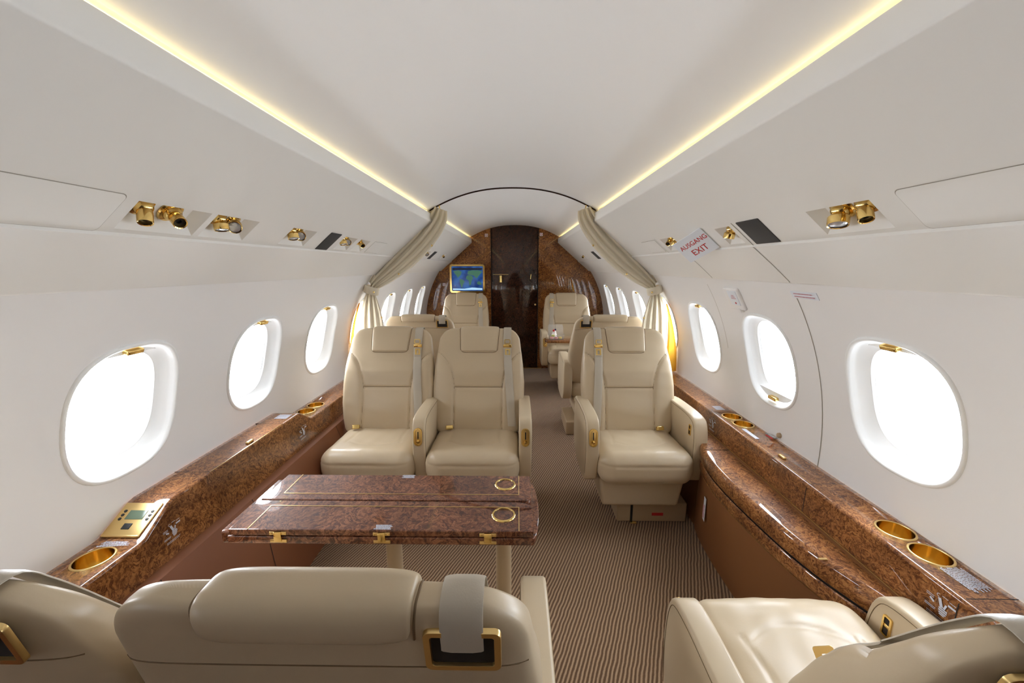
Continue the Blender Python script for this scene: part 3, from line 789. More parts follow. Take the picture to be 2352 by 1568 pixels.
# on the ledge faces
emblem('white life vest pictogram on left ledge face below the gold control panel', basis((-1.0185, 1.075, .555), (0, 1, 0), (0, 0, 1)), 0.068)
emblem('white life vest pictogram on left ledge face near the left double seat', basis((-1.0190, 1.83, .550), (0, 1, 0), (0, 0, 1)), 0.072)
emblem('white life vest pictogram on right ledge face near the front armrest', basis((1.0375, 1.945, .555), (0, -1, 0), (0, 0, 1)), 0.075)
emblem('white life vest pictogram on right ledge face at bottom right corner', basis((1.0375, 0.825, .558), (0, -1, 0), (0, 0, 1)), 0.072)
printed('white printed safety text on left ledge between control panel and cup holder', basis((-1.100, .988, .5806), (1, 0.12, 0), (0, 1, 0)), 0.085, 0.030, 8, 3)
printed('pale printed text on the far top of the left raised ledge', basis((-1.09, 1.80, .6406), (1, 0, 0), (0, 1, 0)), 0.06, 0.055, 10, 4, fill=0.75, ragged=0.02)
printed('white printed safety text on the near end of the right ledge', basis((1.115, .852, .6106), (0, 1, 0), (-1, 0, 0)), 0.085, 0.055, 12, 5)
printed('pale printed text on right ledge beyond the far cup holders', basis((1.105, 2.03, .6106), (0, 1, 0), (-1, 0, 0)), 0.06, 0.045, 8, 6, fill=0.75, ragged=0.02)
plate('ledge_label', basis((1.085, 1.70, .6106), (0, 1, 0), (-1, 0, 0)), 0.11, 0.018, 'white', 'glossy white label strip on right ledge by the cup holders', 'label')
pt = plate('panel_placard', basis((0.9125, 1.70, .235), (0.18, 1, 0), (0, 0, 1)), 0.028, 0.115, 'paper', 'upright white placard with red print on the right leather panel', 'placard')
obj('print', lines_mb(basis((0.9115, 1.70, .225), (0, 0, 1), (-.18, 1, 0)), 0.07, 0.014, 3, 9, z=0.002), 'pink', pt, smooth=False, recalc=False)
# red pull tag on the right ledge
tg = plate('release_tag', basis((1.155, 1.66, .618), (-0.3, 1, 0.1), (-1, -0.3, 0.25)), 0.05, 0.022, 'clear', 'clear release tag with red edge at the right wall and ledge', 'tag', th=0.002)
obj('red_edge', xf(rbox(0.018, 0.0016, 0.0028, 0.001, 0.05, 2), basis((1.143, 1.657, .615), (-0.3, 1, 0.1), (-1, -0.3, 0.25))), 'red', tg)
obj('pivot', MB().lathe([(0, 0.012), (0.010, 0.010), (0.012, 0.0), (0.012, -0.02)], wallp(1, 1.63, -0.322, 0.0), (-1, 0, 0.1), 20), 'leather2', tg)
# emergency handle cover and sticker on the right wall
def wbasis(side, y, s, d): 
    o_ = wallp(side, y, s, d); n_ = (wallp(side, y, s, 1)-wallp(side, y, s, 0)).normalized(); up = (wallp(side, y, s+.01)-wallp(side, y, s-.01)).normalized()
    return basis(o_, up.cross(n_), up)
W1 = wbasis(1, 1.83, 0.278, 0.004)
hc = obj('emergency_handle_cover', xf(rbox(0.062, 0.055, 0.009, 0.008, 0.03, 3), W1), 'wall'); tag(hc, 'square cream emergency handle cover with placard above the right windows', 'handle cover')
obj('placard', xf(rbox(0.036, 0.036, 0.0015, 0.001, 0.05, 2), W1 @ Matrix.Translation((0.012, 0.008, 0.0095))), 'paper', hc)
obj('print', lines_mb(W1 @ Matrix.Translation((0.012, 0.014, 0.0098)), 0.05, 0.022, 3, 2, ragged=0.3), 'pink', hc, smooth=False, recalc=False)
obj('arrow', MB().add([W1 @ Vector(p) for p in ((0.010, -0.016, .0118), (0.018, -0.010, .0118), (0.026, -0.016, .0118), (0.018, -0.022, .0118))], [(0, 1, 2, 3)]), 'red', hc, smooth=False)
obj('latch_tab', xf(rbox(0.016, 0.012, 0.008, 0.006, 0.03, 3), W1 @ Matrix.Translation((0.014, -0.055, 0.004))), 'wall', hc)
st = plate('wall_sticker', wbasis(1, 1.36, 0.330, 0.0012), 0.125, 0.028, 'paper', 'white sticker with two red text lines under right overhead panel', 'sticker')
obj('print', lines_mb(wbasis(1, 1.36, 0.330, 0.0022), 0.10, 0.022, 2, 8, fill=0.35, ragged=0.08), 'pink', st, smooth=False, recalc=False)

# control panel on the left ledge slope
def control_panel():
    ax = Vector((0, 1.10-1.005, .634-.583)).normalized()
    Mx = basis((-1.108, 1.052, .6105), (1, 0, 0), ax)
    o = obj('control_panel', xf(rbox(0.056, 0.052, 0.003, 0.0025, 0.03, 3), Mx), 'goldb'); tag(o, 'gold control panel with small screen on the left ledge slope', 'control panel')
    obj('display', xf(rbox(0.027, 0.014, 0.0012, 0.001, 0.05, 2), Mx @ Matrix.Translation((0.003, 0.013, 0.003))), 'lcd', o)
    for sx_ in (-1, 1):
        for i in range(3):
            obj('button', xf(MB().lathe([(0, 0.0022), (0.004, 0.0018), (0.0048, 0.0)], (0, 0, 0), (0, 0, 1), 16), Mx @ Matrix.Translation((sx_*0.041+0.003, 0.024-0.012*i, 0.003))), 'black', o)
    obj('button', xf(rbox(0.012, 0.009, 0.002, 0.0018, 0.05, 3), Mx @ Matrix.Translation((0.0, -0.022, 0.003))), 'black', o)
    obj('lower_lip', xf(rbox(0.054, 0.0035, 0.0035, 0.003, 0.05, 2), Mx @ Matrix.Translation((0, -0.050, 0.001))), 'goldb', o)
control_panel()

# ------------------------------------------------------------------ folding table
def table():
    T = empty('folding_table', (-0.33, 1.055, 0), 'glossy burl wood folding table with gold inlay between the left double seats', 'table')
    o0 = Vector((-0.33, 1.055, 0))
    def P(name, mb, m, par=T, **k):
        mb.v = [tuple(Vector(p)-o0) for p in mb.v]; return obj(name, mb, m, par, **k)
    def leaf(y0, y1, far):
        # right end rounded at the middle joint
        r_ = 0.045; pts = [(-0.715, y0), (0.070, y0), (0.078, y0)] if not far else []
        if not far:
            pts = [(-0.715, y0), (0.078, y0)]; pts += [(0.078-r_+r_*math.cos(R(a)), y1-r_*.6+r_*.6*math.sin(R(a))) for a in range(0, 91, 15)]; pts += [(-0.715, y1)]
        else:
            pts = [(-0.715, y1), (-0.715, y0)]; pts += [(0.078-r_+r_*math.sin(R(a)), y0+r_*.6-r_*.6*math.cos(R(a))) for a in range(0, 91, 15)]; pts += [(0.078, y1)]
        return MB().prism(pts, 2, .664, .681)
    nl = P('table_leaf', leaf(0.915, 1.048, False), 'burlt', bevel=0.003, seg=2, angle=20)
    fl = P('table_leaf', leaf(1.052, 1.194, True), 'burlt', bevel=0.003, seg=2, angle=20)
    # lower fixed top with bulging right end
    pts = [(-0.72, 0.915), (0.075, 0.915)]+[(0.075+0.022*math.sin(R(a)), 1.055-0.14*math.cos(R(a))) for a in range(0, 181, 12)][1:-1]+[(0.075, 1.194), (-0.72, 1.194)]
    P('table_top', MB().prism(pts, 2, .640, .661), 'burlt', bevel=0.005, seg=3)
    P('hinge_gap', MB().box(-0.70, 0.06, 0.93, 1.18, .660, .665), 'dark', smooth=False)
    # inlay lines
    def inl(ya, yb, yc):
        mb = MB(); z0, z1 = .6812, .6818; t = 0.0011
        mb.box(-0.665, 0.040, yb-t, yb+t, z0, z1)
        mb.box(0.040-t, 0.040+t, min(ya, yb), max(ya, yb), z0, z1); mb.box(-0.665-t, -0.665+t, min(ya, yb), max(ya, yb), z0, z1)
        return mb
    P('inlay', inl(0.917, 1.020, 0), 'goldb', nl, smooth=False); P('inlay', inl(1.192, 1.083, 0), 'goldb', fl, smooth=False)
    for lf, y in ((nl, 0.985), (fl, 1.140)):
        P('cup_ring', MB().lathe([(0.0265, 0.0), (0.027, 0.003), (0.030, 0.0036), (0.0325, 0.002), (0.033, -0.0005)], (-0.002, y, .6812), (0, 0, 1), 48), 'gold', lf, angle=60)
        P('cup_ring', MB().lathe([(0.0265, 0.0008), (0.0, 0.0008)], (-0.002, y, .6810), (0, 0, 1), 40), 'burlt', lf)
    for x in (-0.585, -0.315, -0.040):
        hg = MB(); hg.box(x-0.010, x+0.010, 0.9095, 0.916, .650, .676)
        hh = P('hinge', hg, 'gold', bevel=0.0015)
        P('hinge_plate', MB().box(x-0.022, x+0.022, 0.9125, 0.916, .667, .676).box(x-0.022, x+0.022, 0.9125, 0.916, .645, .654), 'goldb', hh, bevel=0.001)
        P('screw', MB().lathe([(0, 0.002), (0.002, 0.001)], (x-0.017, 0.9125, .671), (0, -1, 0), 8).lathe([(0, 0.002), (0.002, 0.001)], (x+0.017, 0.9125, .671), (0, -1, 0), 8), 'gold', hh)
    for y, sd_ in ((0.928, 11), (1.183, 12)):
        P('printed_text', lines_mb(basis((-0.315, y, .6812), (1, 0, 0), (0, 1, 0)), 0.048, 0.020, 4, sd_, z=0.0006, fill=0.7), 'white', nl if y < 1 else fl, smooth=False, recalc=False)
    for x in (-0.335, -0.005):
        P('leg', MB().tube([(x, 1.06, 0.0), (x, 1.06, 0.645)], 0.0235, 24), 'leather2')
    P('end_cap', MB().prism([(0.925, .632), (0.925, .668), (1.185, .668), (1.185, .632)], 0, -0.745, -0.715), 'burlt', bevel=0.006, seg=3)
table()

# ------------------------------------------------------------------ seats
ZB, ZT = 0.40, 0.985
def w_back(z, rear=False):
    tab = [(0.40, .215), (0.44, .238), (0.50, .252), (0.58, .262), (0.68, .264), (0.78, .257), (0.86, .246), (0.92, .238), (0.985, .226)]
    x = tab[-1][1]
    for (z0, a), (z1, b) in zip(tab, tab[1:]):
        if z <= z1:
            t = max(0, (z-z0)/(z1-z0)); x = a+(b-a)*t; break
    rr = 0.068
    if z > ZT-rr: q = min(1, (z-(ZT-rr))/rr); x = x-rr+rr*math.sqrt(max(0, 1-q*q))
    rr = 0.05
    if z < ZB+rr: q = min(1, ((ZB+rr)-z)/rr); x = x-rr+rr*math.sqrt(max(0, 1-q*q))
    return x
def yc_back(z): return 0.075+(z-0.44)*0.335
def E_(t, m): return max(0.0, 1-abs(t)**m)**(1/m)
def xb_(z):
    if z < .655: return .137
    q = min(1.0, (z-.655)/.20); return .137+.125*(1-math.sqrt(max(0, 1-q*q)))
def front_disp(x, z, fine=True):
    ax = abs(x); d = 0.0
    xb = xb_(z)
    if z < .87:
        t = (ax-xb)/0.02; d -= 0.014/(1+math.exp(-max(-30, min(30, t*2.2))))*min(1, max(0, (.87-z)/.05))   # raised bolster
        if fine:
            slope = 1.0 if z < .66 else 0.75
            d += 0.0085*math.exp(-((ax-xb)*slope/0.006)**2)
            if ax < xb: d += 0.006*math.exp(-((z-.672)/0.005)**2)
    # soft lumbar and shoulder swell
    if ax < xb: d -= 0.010*math.exp(-((z-.56)/.07)**2)*(1-(ax/xb)**4) + 0.007*math.exp(-((z-.745)/.05)**2)*max(0, 1-(ax/.2)**4)
    if fine: d += 0.0006*math.sin(31*x+55*z)*math.sin(47*z-13*x+1.3)
    return d
def TFz(z): return 0.066-0.036*min(1, max(0, (z-.76)/.20))
def TBz(z): return 0.068-0.030*min(1, max(0, (z-.72)/.22))
def back_pt(x, z, front=True, fine=True):
    wz = max(w_back(z), 1e-4); s_ = max(-1, min(1, x/wz)); ze = (z-(ZB+ZT)/2)/((ZT-ZB)/2)
    e = E_(ze, 6 if z < .69 else 4.2)*E_(s_, 4.5)
    if front: return yc_back(z)-TFz(z)*e+front_disp(x, z, fine)*min(1, e*1.3)
    return yc_back(z)+TBz(z)*E_(ze, 5)*E_(s_, 3.6)
def make_back_mesh():
    N, Mz = 120, 130; mb = MB(); F = []; B = []
    for i in range(Mz+1):
        q = -1+2*i/Mz; t = math.sin(q*PI/2)*0.85+q*0.15 if abs(q) < 1 else q
        z = (ZB+ZT)/2+(ZT-ZB)/2*t; wz = w_back(z); rf = []; rb = []
        for j in range(N+1):
            p = -1+2*j/N; s_ = math.sin(p*PI/2)*0.8+p*0.2 if abs(p) < 1 else p
            x = s_*wz; rf.append((x, back_pt(x, z, True), z))
        for j in range(0, N+1, 2):
            p = -1+2*j/N; s_ = math.sin(p*PI/2)*0.8+p*0.2 if abs(p) < 1 else p
            x = s_*wz; rb.append((x, back_pt(x, z, False), z))
        F.append(rf); B.append(rb)
    mb.grid(F); mb.grid(B)
    return mb
def path_at(x, zf, zr, n=40, lift=0.0):
    """polyline over the crest at fixed x: from front height zf to rear height zr; returns points & normals (y,z)"""
    # top height available at this x
    zt = ZT
    while w_back(zt) < abs(x)+0.004 and zt > 0.8: zt -= 0.001
    pts = []
    for i in range(n+1):
        t = i/n; z = zf+(zt-zf)*math.sin(t*PI/2); pts.append((back_pt(x, z, True, False), z))
    for i in range(1, n+1):
        t = i/n; z = zr+(zt-zr)*math.cos(t*PI/2); pts.append((back_pt(x, z, False), z))
    # resample by arc length
    L = [0]
    for a, b in zip(pts, pts[1:]): L.append(L[-1]+math.hypot(b[0]-a[0], b[1]-a[1]))
    out = []; K = n*2; j = 0
    for i in range(K+1):
        d = L[-1]*i/K
        while j < len(L)-2 and L[j+1] < d: j += 1
        t = (d-L[j])/max(1e-9, L[j+1]-L[j]); out.append((pts[j][0]+(pts[j+1][0]-pts[j][0])*t, pts[j][1]+(pts[j+1][1]-pts[j][1])*t))
    nr = []
    for i in range(K+1):
        a = out[max(i-2, 0)]; b = out[min(i+2, K)]; ty, tz = b[0]-a[0], b[1]-a[1]; l = math.hypot(ty, tz) or 1; nr.append((-tz/l, ty/l))
    return out, nr
def headrest_mb():
    rows = []; NU = 44
    for iu in range(NU+1):
        u = -1+2*iu/NU; su = math.sin(u*PI/2)*0.7+u*0.3 if abs(u) < 1 else u
        pth, nr = path_at(su*0.110, 0.862, 0.946); row = []
        K = len(pth)-1
        for i, ((y, z), (ny, nz)) in enumerate(zip(pth, nr)):
            v = -1+2*i/K; h = 0.0155*E_(su, 5)*E_(v, 9)-0.003
            wf = 0.104+0.010*min(1, max(0, (z-.86)/.12))
            # rounded corners at the front edge and rear edge
            cr = 1.0
            for vv in (v,):
                ed = (1-abs(vv))*K/2*0.006
                if ed < 0.02: cr = 1-0.10*(1-math.sqrt(max(0, 1-(1-ed/0.02)**2)))
            row.append((su*wf*cr, y+ny*h, z+nz*h))
        rows.append(row)
    return MB().grid(rows)
def strap_mb(side, zf=0.47, zr=0.930):
    rows = []; hw = 0.0225
    for k in (-1, -0.9, -0.5, 0, 0.5, 0.9, 1):
        xc = 0.165*side
        pth, nr = path_at(xc, zf, zr); K = len(pth)-1; row = []
        for i, ((y, z), (ny, nz)) in enumerate(zip(pth, nr)):
            t = max(0, (0.86-z)/0.4) if i < K*0.7 else 0
            x = xc+side*(0.030*t)+k*hw
            h = 0.0065+0.002*(1-abs(k)**6)
            row.append((x, y+ny*h, z+nz*h))
        rows.append(row)
    rows2 = [[(p[0], p[1]+0.002 if i < len(r)*0.6 else p[1]-0.002, p[2]-0.001) for i, p in enumerate(r)] for r in rows[::-1]]
    return MB().grid(rows+rows2, closev=True)
def surf_tube(fn, ts, r): return MB().tube([fn(t) for t in ts], r, 6)
def seams_mb():
    mb = MB()
    for sg in (-1, 1):
        pts = []
        for i in range(50):
            z = 0.425+i*(0.845-0.425)/49; x = sg*min(xb_(z), w_back(z)-0.004); pts.append((x, back_pt(x, z)+0.0002, z))
        mb.tube(pts, 0.0013, 6)
    mb.tube([(x, back_pt(x, .672)-0.0004, .672) for x in np.linspace(-.135, .135, 24)], 0.0014, 6)
    # rear panel seams
    pts = []
    for i in range(41):
        x = -0.236+0.472*i/40; z = 0.896-0.02*abs(x/.24)**4; pts.append((x, back_pt(x, z, False)-0.0002, z))
    mb.tube(pts, 0.0012, 6)
    return mb
def headseam_mb():
    pts = []
    pth, nr = path_at(0.113, 0.872, 0.940)
    def P(x, y, z, ny, nz): return (x, y-ny*0.0002, z-nz*0.0002)
    f = lambda z: 0.107+0.010*min(1, max(0, (z-.86)/.12))
    L = [(-f(z), y, z, ny, nz) for (y, z), (ny, nz) in zip(pth, nr)][::-1]; Rr = [(f(z), y, z, ny, nz) for (y, z), (ny, nz) in zip(pth, nr)]
    for q in L: pts.append(P(*q))
    for i in range(31):
        x = -0.107+0.214*i/30; z = 0.857+0.015*abs(x/.107)**12; pts.append((x, back_pt(x, z, True, False)+0.0002, z))
    for q in Rr: pts.append(P(*q))
    return MB().tube(pts, 0.0015, 6)
def cushion_mesh():
    def disp(p, n):
        d = 0.0; x, y, z = p
        if n.z > 0.2:
            d += 0.010*(1-min(1, (x/.235)**2))*n.z
            if y > -0.14: d -= 0.006*math.exp(-((x)/.10)**4)*min(1, max(0, (y+.14)/.05))
            # panel seam
            yy = -0.06-0.05*(1-min(1, (abs(x)/.13)**2.5)) if abs(x) < .13 else 9
            if abs(x) < .14: d -= 0.003*math.exp(-((y-yy)/.006)**2)
            if y > -0.085: d -= 0.005*math.exp(-((abs(x)-(.13-0.15*min(0, y-0.0)))/.006)**2)*0.8
            d += 0.0010*math.sin(60*x+20*y)*math.sin(35*y-20*x)
        if abs(n.z) < 0.97:
            d -= 0.0025*math.exp(-((z-0.028)/.005)**2)
            d += 0.003*math.cos(min(1, abs(z)/.08)*PI/2)
        return d
    def post(p):
        p = p.copy(); t = (p.y+0.22)/0.44; p.x *= 1.0
        # front corners rounded in plan
        if p.y < -0.10:
            q = min(1, (-0.10-p.y)/0.125); lim = 1-0.10*q**4; p.x *= lim
        p.z += -0.10*(p.y+0.22)*0.35
        return Vector((p.x, p.y-0.10, p.z+0.374))
    return rbox(.233, .225, .082, .062, 0.0075, 8, disp, post)
def arm_mb():
    prof = [(-.240, .300), (-.268, .43), (-.266, .520), (-.252, .580), (-.222, .610), (-.14, .619), (-.04, .617), (.06, .613), (.13, .606), (.16, .58), (.165, .38), (.10, .285), (-.05, .262), (-.20, .270)]
    pts = smooth_poly(prof+[prof[0]], 3)[:-1]
    return MB().prism(pts, 0, -0.032, 0.032)
SEATM = {}
def SMh(key, fn):
    if key not in SEATM: SEATM[key] = fn()
    return SEATM[key]
def make_seat(loc, rz, belt, arms, label, sc_=1.0, buckle=True, group='beige leather passenger seats', ped=1, recline=0.0, lift=0.0, adz=(0, 0), wallside=False):
    """local frame: the occupant faces -Y. belt=+1/-1: side of the shoulder strap. arms: iterable of sides"""
    T = empty('passenger_seat', loc, label, 'seat', group, rz, sc_)
    bk_ = obj('backrest', SMh('back', lambda: mesh('backrest', make_back_mesh(), 'leather', angle=60)), None, T)
    obj('seam', SMh('seams', lambda: mesh('seam', seams_mb(), 'seam')), None, bk_)
    hr = obj('headrest', SMh('head', lambda: mesh('headrest', headrest_mb(), 'leather', angle=60)), None, T)
    obj('seam', SMh('hseam', lambda: mesh('seam', headseam_mb(), 'seam')), None, hr)
    cu = obj('seat_cushion', SMh('cush', lambda: mesh('seat_cushion', cushion_mesh(), 'leather', angle=60)), None, T)
    def base():
        def post(p):
            t = (p.z+.08)/.16; k = 0.90+0.10*t
            return Vector((p.x*k, p.y*(0.94+0.06*t), p.z+.215))
        return mesh('seat_base', rbox(.218, .200, .085, .02, 0.05, 4, None, lambda p: post(p)+Vector((0, -0.035, 0))), 'leather')
    obj('seat_base', SMh('base', base), None, T)
    def pedm():
        mb = xf(rbox(.185, .17, .055, .008, 0.1, 2), Matrix.Translation((0.085*ped, 0.005, .057)))
        return mesh('pedestal', mb, 'leather2')
    pd = obj('pedestal', SMh('ped%d' % ped, pedm), None, T)
    obj('foot_strap', SMh('pst%d' % ped, lambda: mesh('foot_strap', MB().box(0.085*ped-.115, 0.085*ped-.103, -0.168, -0.1645, 0.005, .110), 'black', smooth=False)), None, pd)
    obj('clip', SMh('pcl%d' % ped, lambda: mesh('clip', xf(rbox(.016, .008, .003, .002, .02, 2), Matrix.Translation((0.085*ped-.10, -.178, .006))), 'gold')), None, pd)
    obj('plate', SMh('ppl%d' % ped, lambda: mesh('plate', MB().box(0.085*ped+.0, 0.085*ped+.06, -0.1665, -0.164, .040, .056), 'red', smooth=False)), None, pd)
    # shoulder strap over the crest with its gold guide at the rear
    sm = obj('shoulder_strap', SMh('strap%d' % belt, lambda: mesh('shoulder_strap', strap_mb(belt), 'strap', angle=40)), None, T)
    def guide():
        zc = 0.928; x = 0.165*belt; y = back_pt(x, zc, False); y2 = back_pt(x, zc-.03, False); y2 = 2*y-y2
        Mx = basis((x, y+0.001, zc), (-1, 0, 0), (0, (y2-y), .03)); return Mx
    def g1(): return mesh('belt_guide', xf(frame_mb(.041, .031, .008, .0075, .006), guide()), 'goldb', angle=30)
    def g2(): return mesh('guide_slot', xf(rbox(.036, .025, .002, .0015, .05, 2), guide()), 'dark')
    gd = obj('belt_guide', SMh('g1%d' % belt, g1), None, sm); obj('guide_slot', SMh('g2%d' % belt, g2), None, gd)
    # buckle hanging on the strap
    def b1():
        z = .895; x = 0.165*belt; y = back_pt(x, z, True, False)-0.012
        mb = xf(rbox(.024, .005, .010, .004, .03, 3), Matrix.Translation((x, y, z)))
        mb2 = xf(frame_mb(.018, .014, .008, .005, .004), basis((x, y-0.004, z+.026), (1, 0, 0), (0, .25, 1))); mb.add(mb2.v, mb2.f)
        return mesh('strap_buckle', mb, 'gold', angle=40)
    def b2():
        z = .862; x = 0.167*belt; y = back_pt(x, z, True, False)-0.012
        mb = xf(frame_mb(.015, .020, .004, .009, .0025), basis((x, y, z), (1, 0, 0), (0, .3, 1))); return mesh('belt_tongue', mb, 'gold', angle=40)
    if not recline: bb = obj('strap_buckle', SMh('b1%d' % belt, b1), None, sm)
    if not recline: obj('belt_tongue', SMh('b2%d' % belt, b2), None, bb)
    def lapb():
        return mesh('lap_buckle', xf(rbox(.020, .010, .011, .004, .03, 3), basis((-0.155*belt, -0.008, .468), (1, .2, 0), (0, 1, -.5))), 'gold')
    if buckle: obj('lap_buckle', SMh('lap%d' % belt, lapb), None, T)
    if recline:
        ca, sa = math.cos(recline), math.sin(recline); py, pz = 0.08, 0.45
        for q in (bk_, hr, sm):
            q.rotation_euler = (-recline, 0, 0)
            q.location = (0, py-(ca*py+sa*pz), pz-(-sa*py+ca*pz)+lift)
    for a in arms:
        ar = obj('armrest', SMh('arm', lambda: mesh('armrest', arm_mb(), 'leather', bevel=0.009, seg=3, angle=50)), None, T); ar.location = (0.264*a, 0, adz[0 if a < 0 else 1])
        if a == -belt and wallside:
            ic = lambda: basis((0.0322*-1, -0.205, .545), (0, -1, 0), (0, 0, 1)) if a > 0 else basis((0.0322, -0.205, .545), (0, 1, 0), (0, 0, 1))
            g_ = obj('seat_control', SMh('ic%d' % a, lambda: mesh('seat_control', xf(frame_mb(.012, .028, .006, .005, .004), ic()), 'gold', angle=40)), None, ar)
            obj('control_well', SMh('ic2%d' % a, lambda: mesh('control_well', xf(rbox(.008, .023, .0012, .001, .05, 2), ic()), 'dark')), None, g_)
            obj('control_button', SMh('ic3%d' % a, lambda: mesh('control_button', xf(rbox(.007, .005, .003, .002, .05, 2), ic()), 'gold')), None, g_)
            for s2 in (-1, 1):
                if ('st%d' % s2) in SEATM: obj('stitching', SEATM['st%d' % s2], None, ar)
            continue
        def btn():
            return basis((0, -0.2680, .527), (1, 0, 0), (0, .12, 1))
        obj('recline_control', SMh('btn', lambda: mesh('recline_control', xf(frame_mb(.0205, .045, .0200, .006, .008), btn()), 'gold', angle=40)), None, ar)
        def inner():
            mb = xf(rbox(.015, .039, .0015, .0012, .05, 2), btn())
            return mesh('control_well', mb, 'goldb')
        obj('control_well', SMh('btn2', inner), None, ar)
        obj('control_slot', SMh('btn3', lambda: mesh('control_slot', xf(rbox(.0026, .018, .0015, .001, .05, 2), btn() @ Matrix.Translation((0, .008, .002))), 'black')), None, ar)
        obj('control_button', SMh('btn4', lambda: mesh('control_button', MB().lathe([(0, .009), (.008, .008), (.0095, .005), (.0095, 0)], btn() @ Vector((0, -.022, 0)), btn().to_3x3() @ Vector((0, 0, 1)), 20), 'gold')), None, ar)
        for s2 in (-1, 1):
            def stt():
                prof = [(-.246, .33), (-.256, .43), (-.253, .515), (-.240, .570), (-.214, .597), (-.14, .607), (-.04, .605), (.06, .601), (.12, .596)]
                return mesh('stitching', MB().tube([(0.0325*s2, y, z) for y, z in smooth_poly(prof, 4)], 0.0009, 5), 'seam')
            obj('stitching', SMh('st%d' % s2, stt), None, ar)
    return T
YR = 2.10
S_ = {}
make_seat((-0.712, YR, 0), 0, 1, (), 'left seat of the far double facing us, beside the left window wall')
make_seat((-0.188, YR, 0), 0, 1, (-1, 1), 'right seat of the far double facing us, beside the aisle and behind the table')
make_seat((0.672, YR, 0), 0, -1, (-1, 1), 'single seat facing us in front of the right curtain, fully seen with its pedestal', wallside=True)
make_seat((-0.712, 0.655, 0), PI, -1, (), 'seat seen from behind at the bottom left corner of the photo', recline=0.05, lift=0.032)
make_seat((-0.188, 0.655, 0), PI, -1, (-1, 1), 'seat seen from behind at bottom centre, with gold framed belt slot', recline=0.05, lift=0.032, adz=(-.03, -.03))
make_seat((0.73, 0.655, 0), PI, 1, (-1, 1), 'seat seen from behind at the bottom right corner, its pale cushion showing', recline=0.08, lift=0.008, adz=(-.08, -.09), wallside=True)
make_seat((-0.71, 3.24, 0), PI, -1, (-1, 1), 'seat back seen from behind beyond the left double seat, near left curtain', (1.10, 1.04, 1.0))
make_seat((0.73, 3.24, 0), PI, 1, (-1, 1), 'seat back seen from behind beyond the right curtain-side seat', (1.10, 1.04, 1.0))
make_seat((-0.57, 4.46, 0), 0, 1, (-1, 1), 'farthest left seat facing us, under the map screen', 1.05)
make_seat((0.61, 4.46, 0), 0, -1, (-1, 1), 'farthest right seat facing us, with a dessert box before it', 1.05)

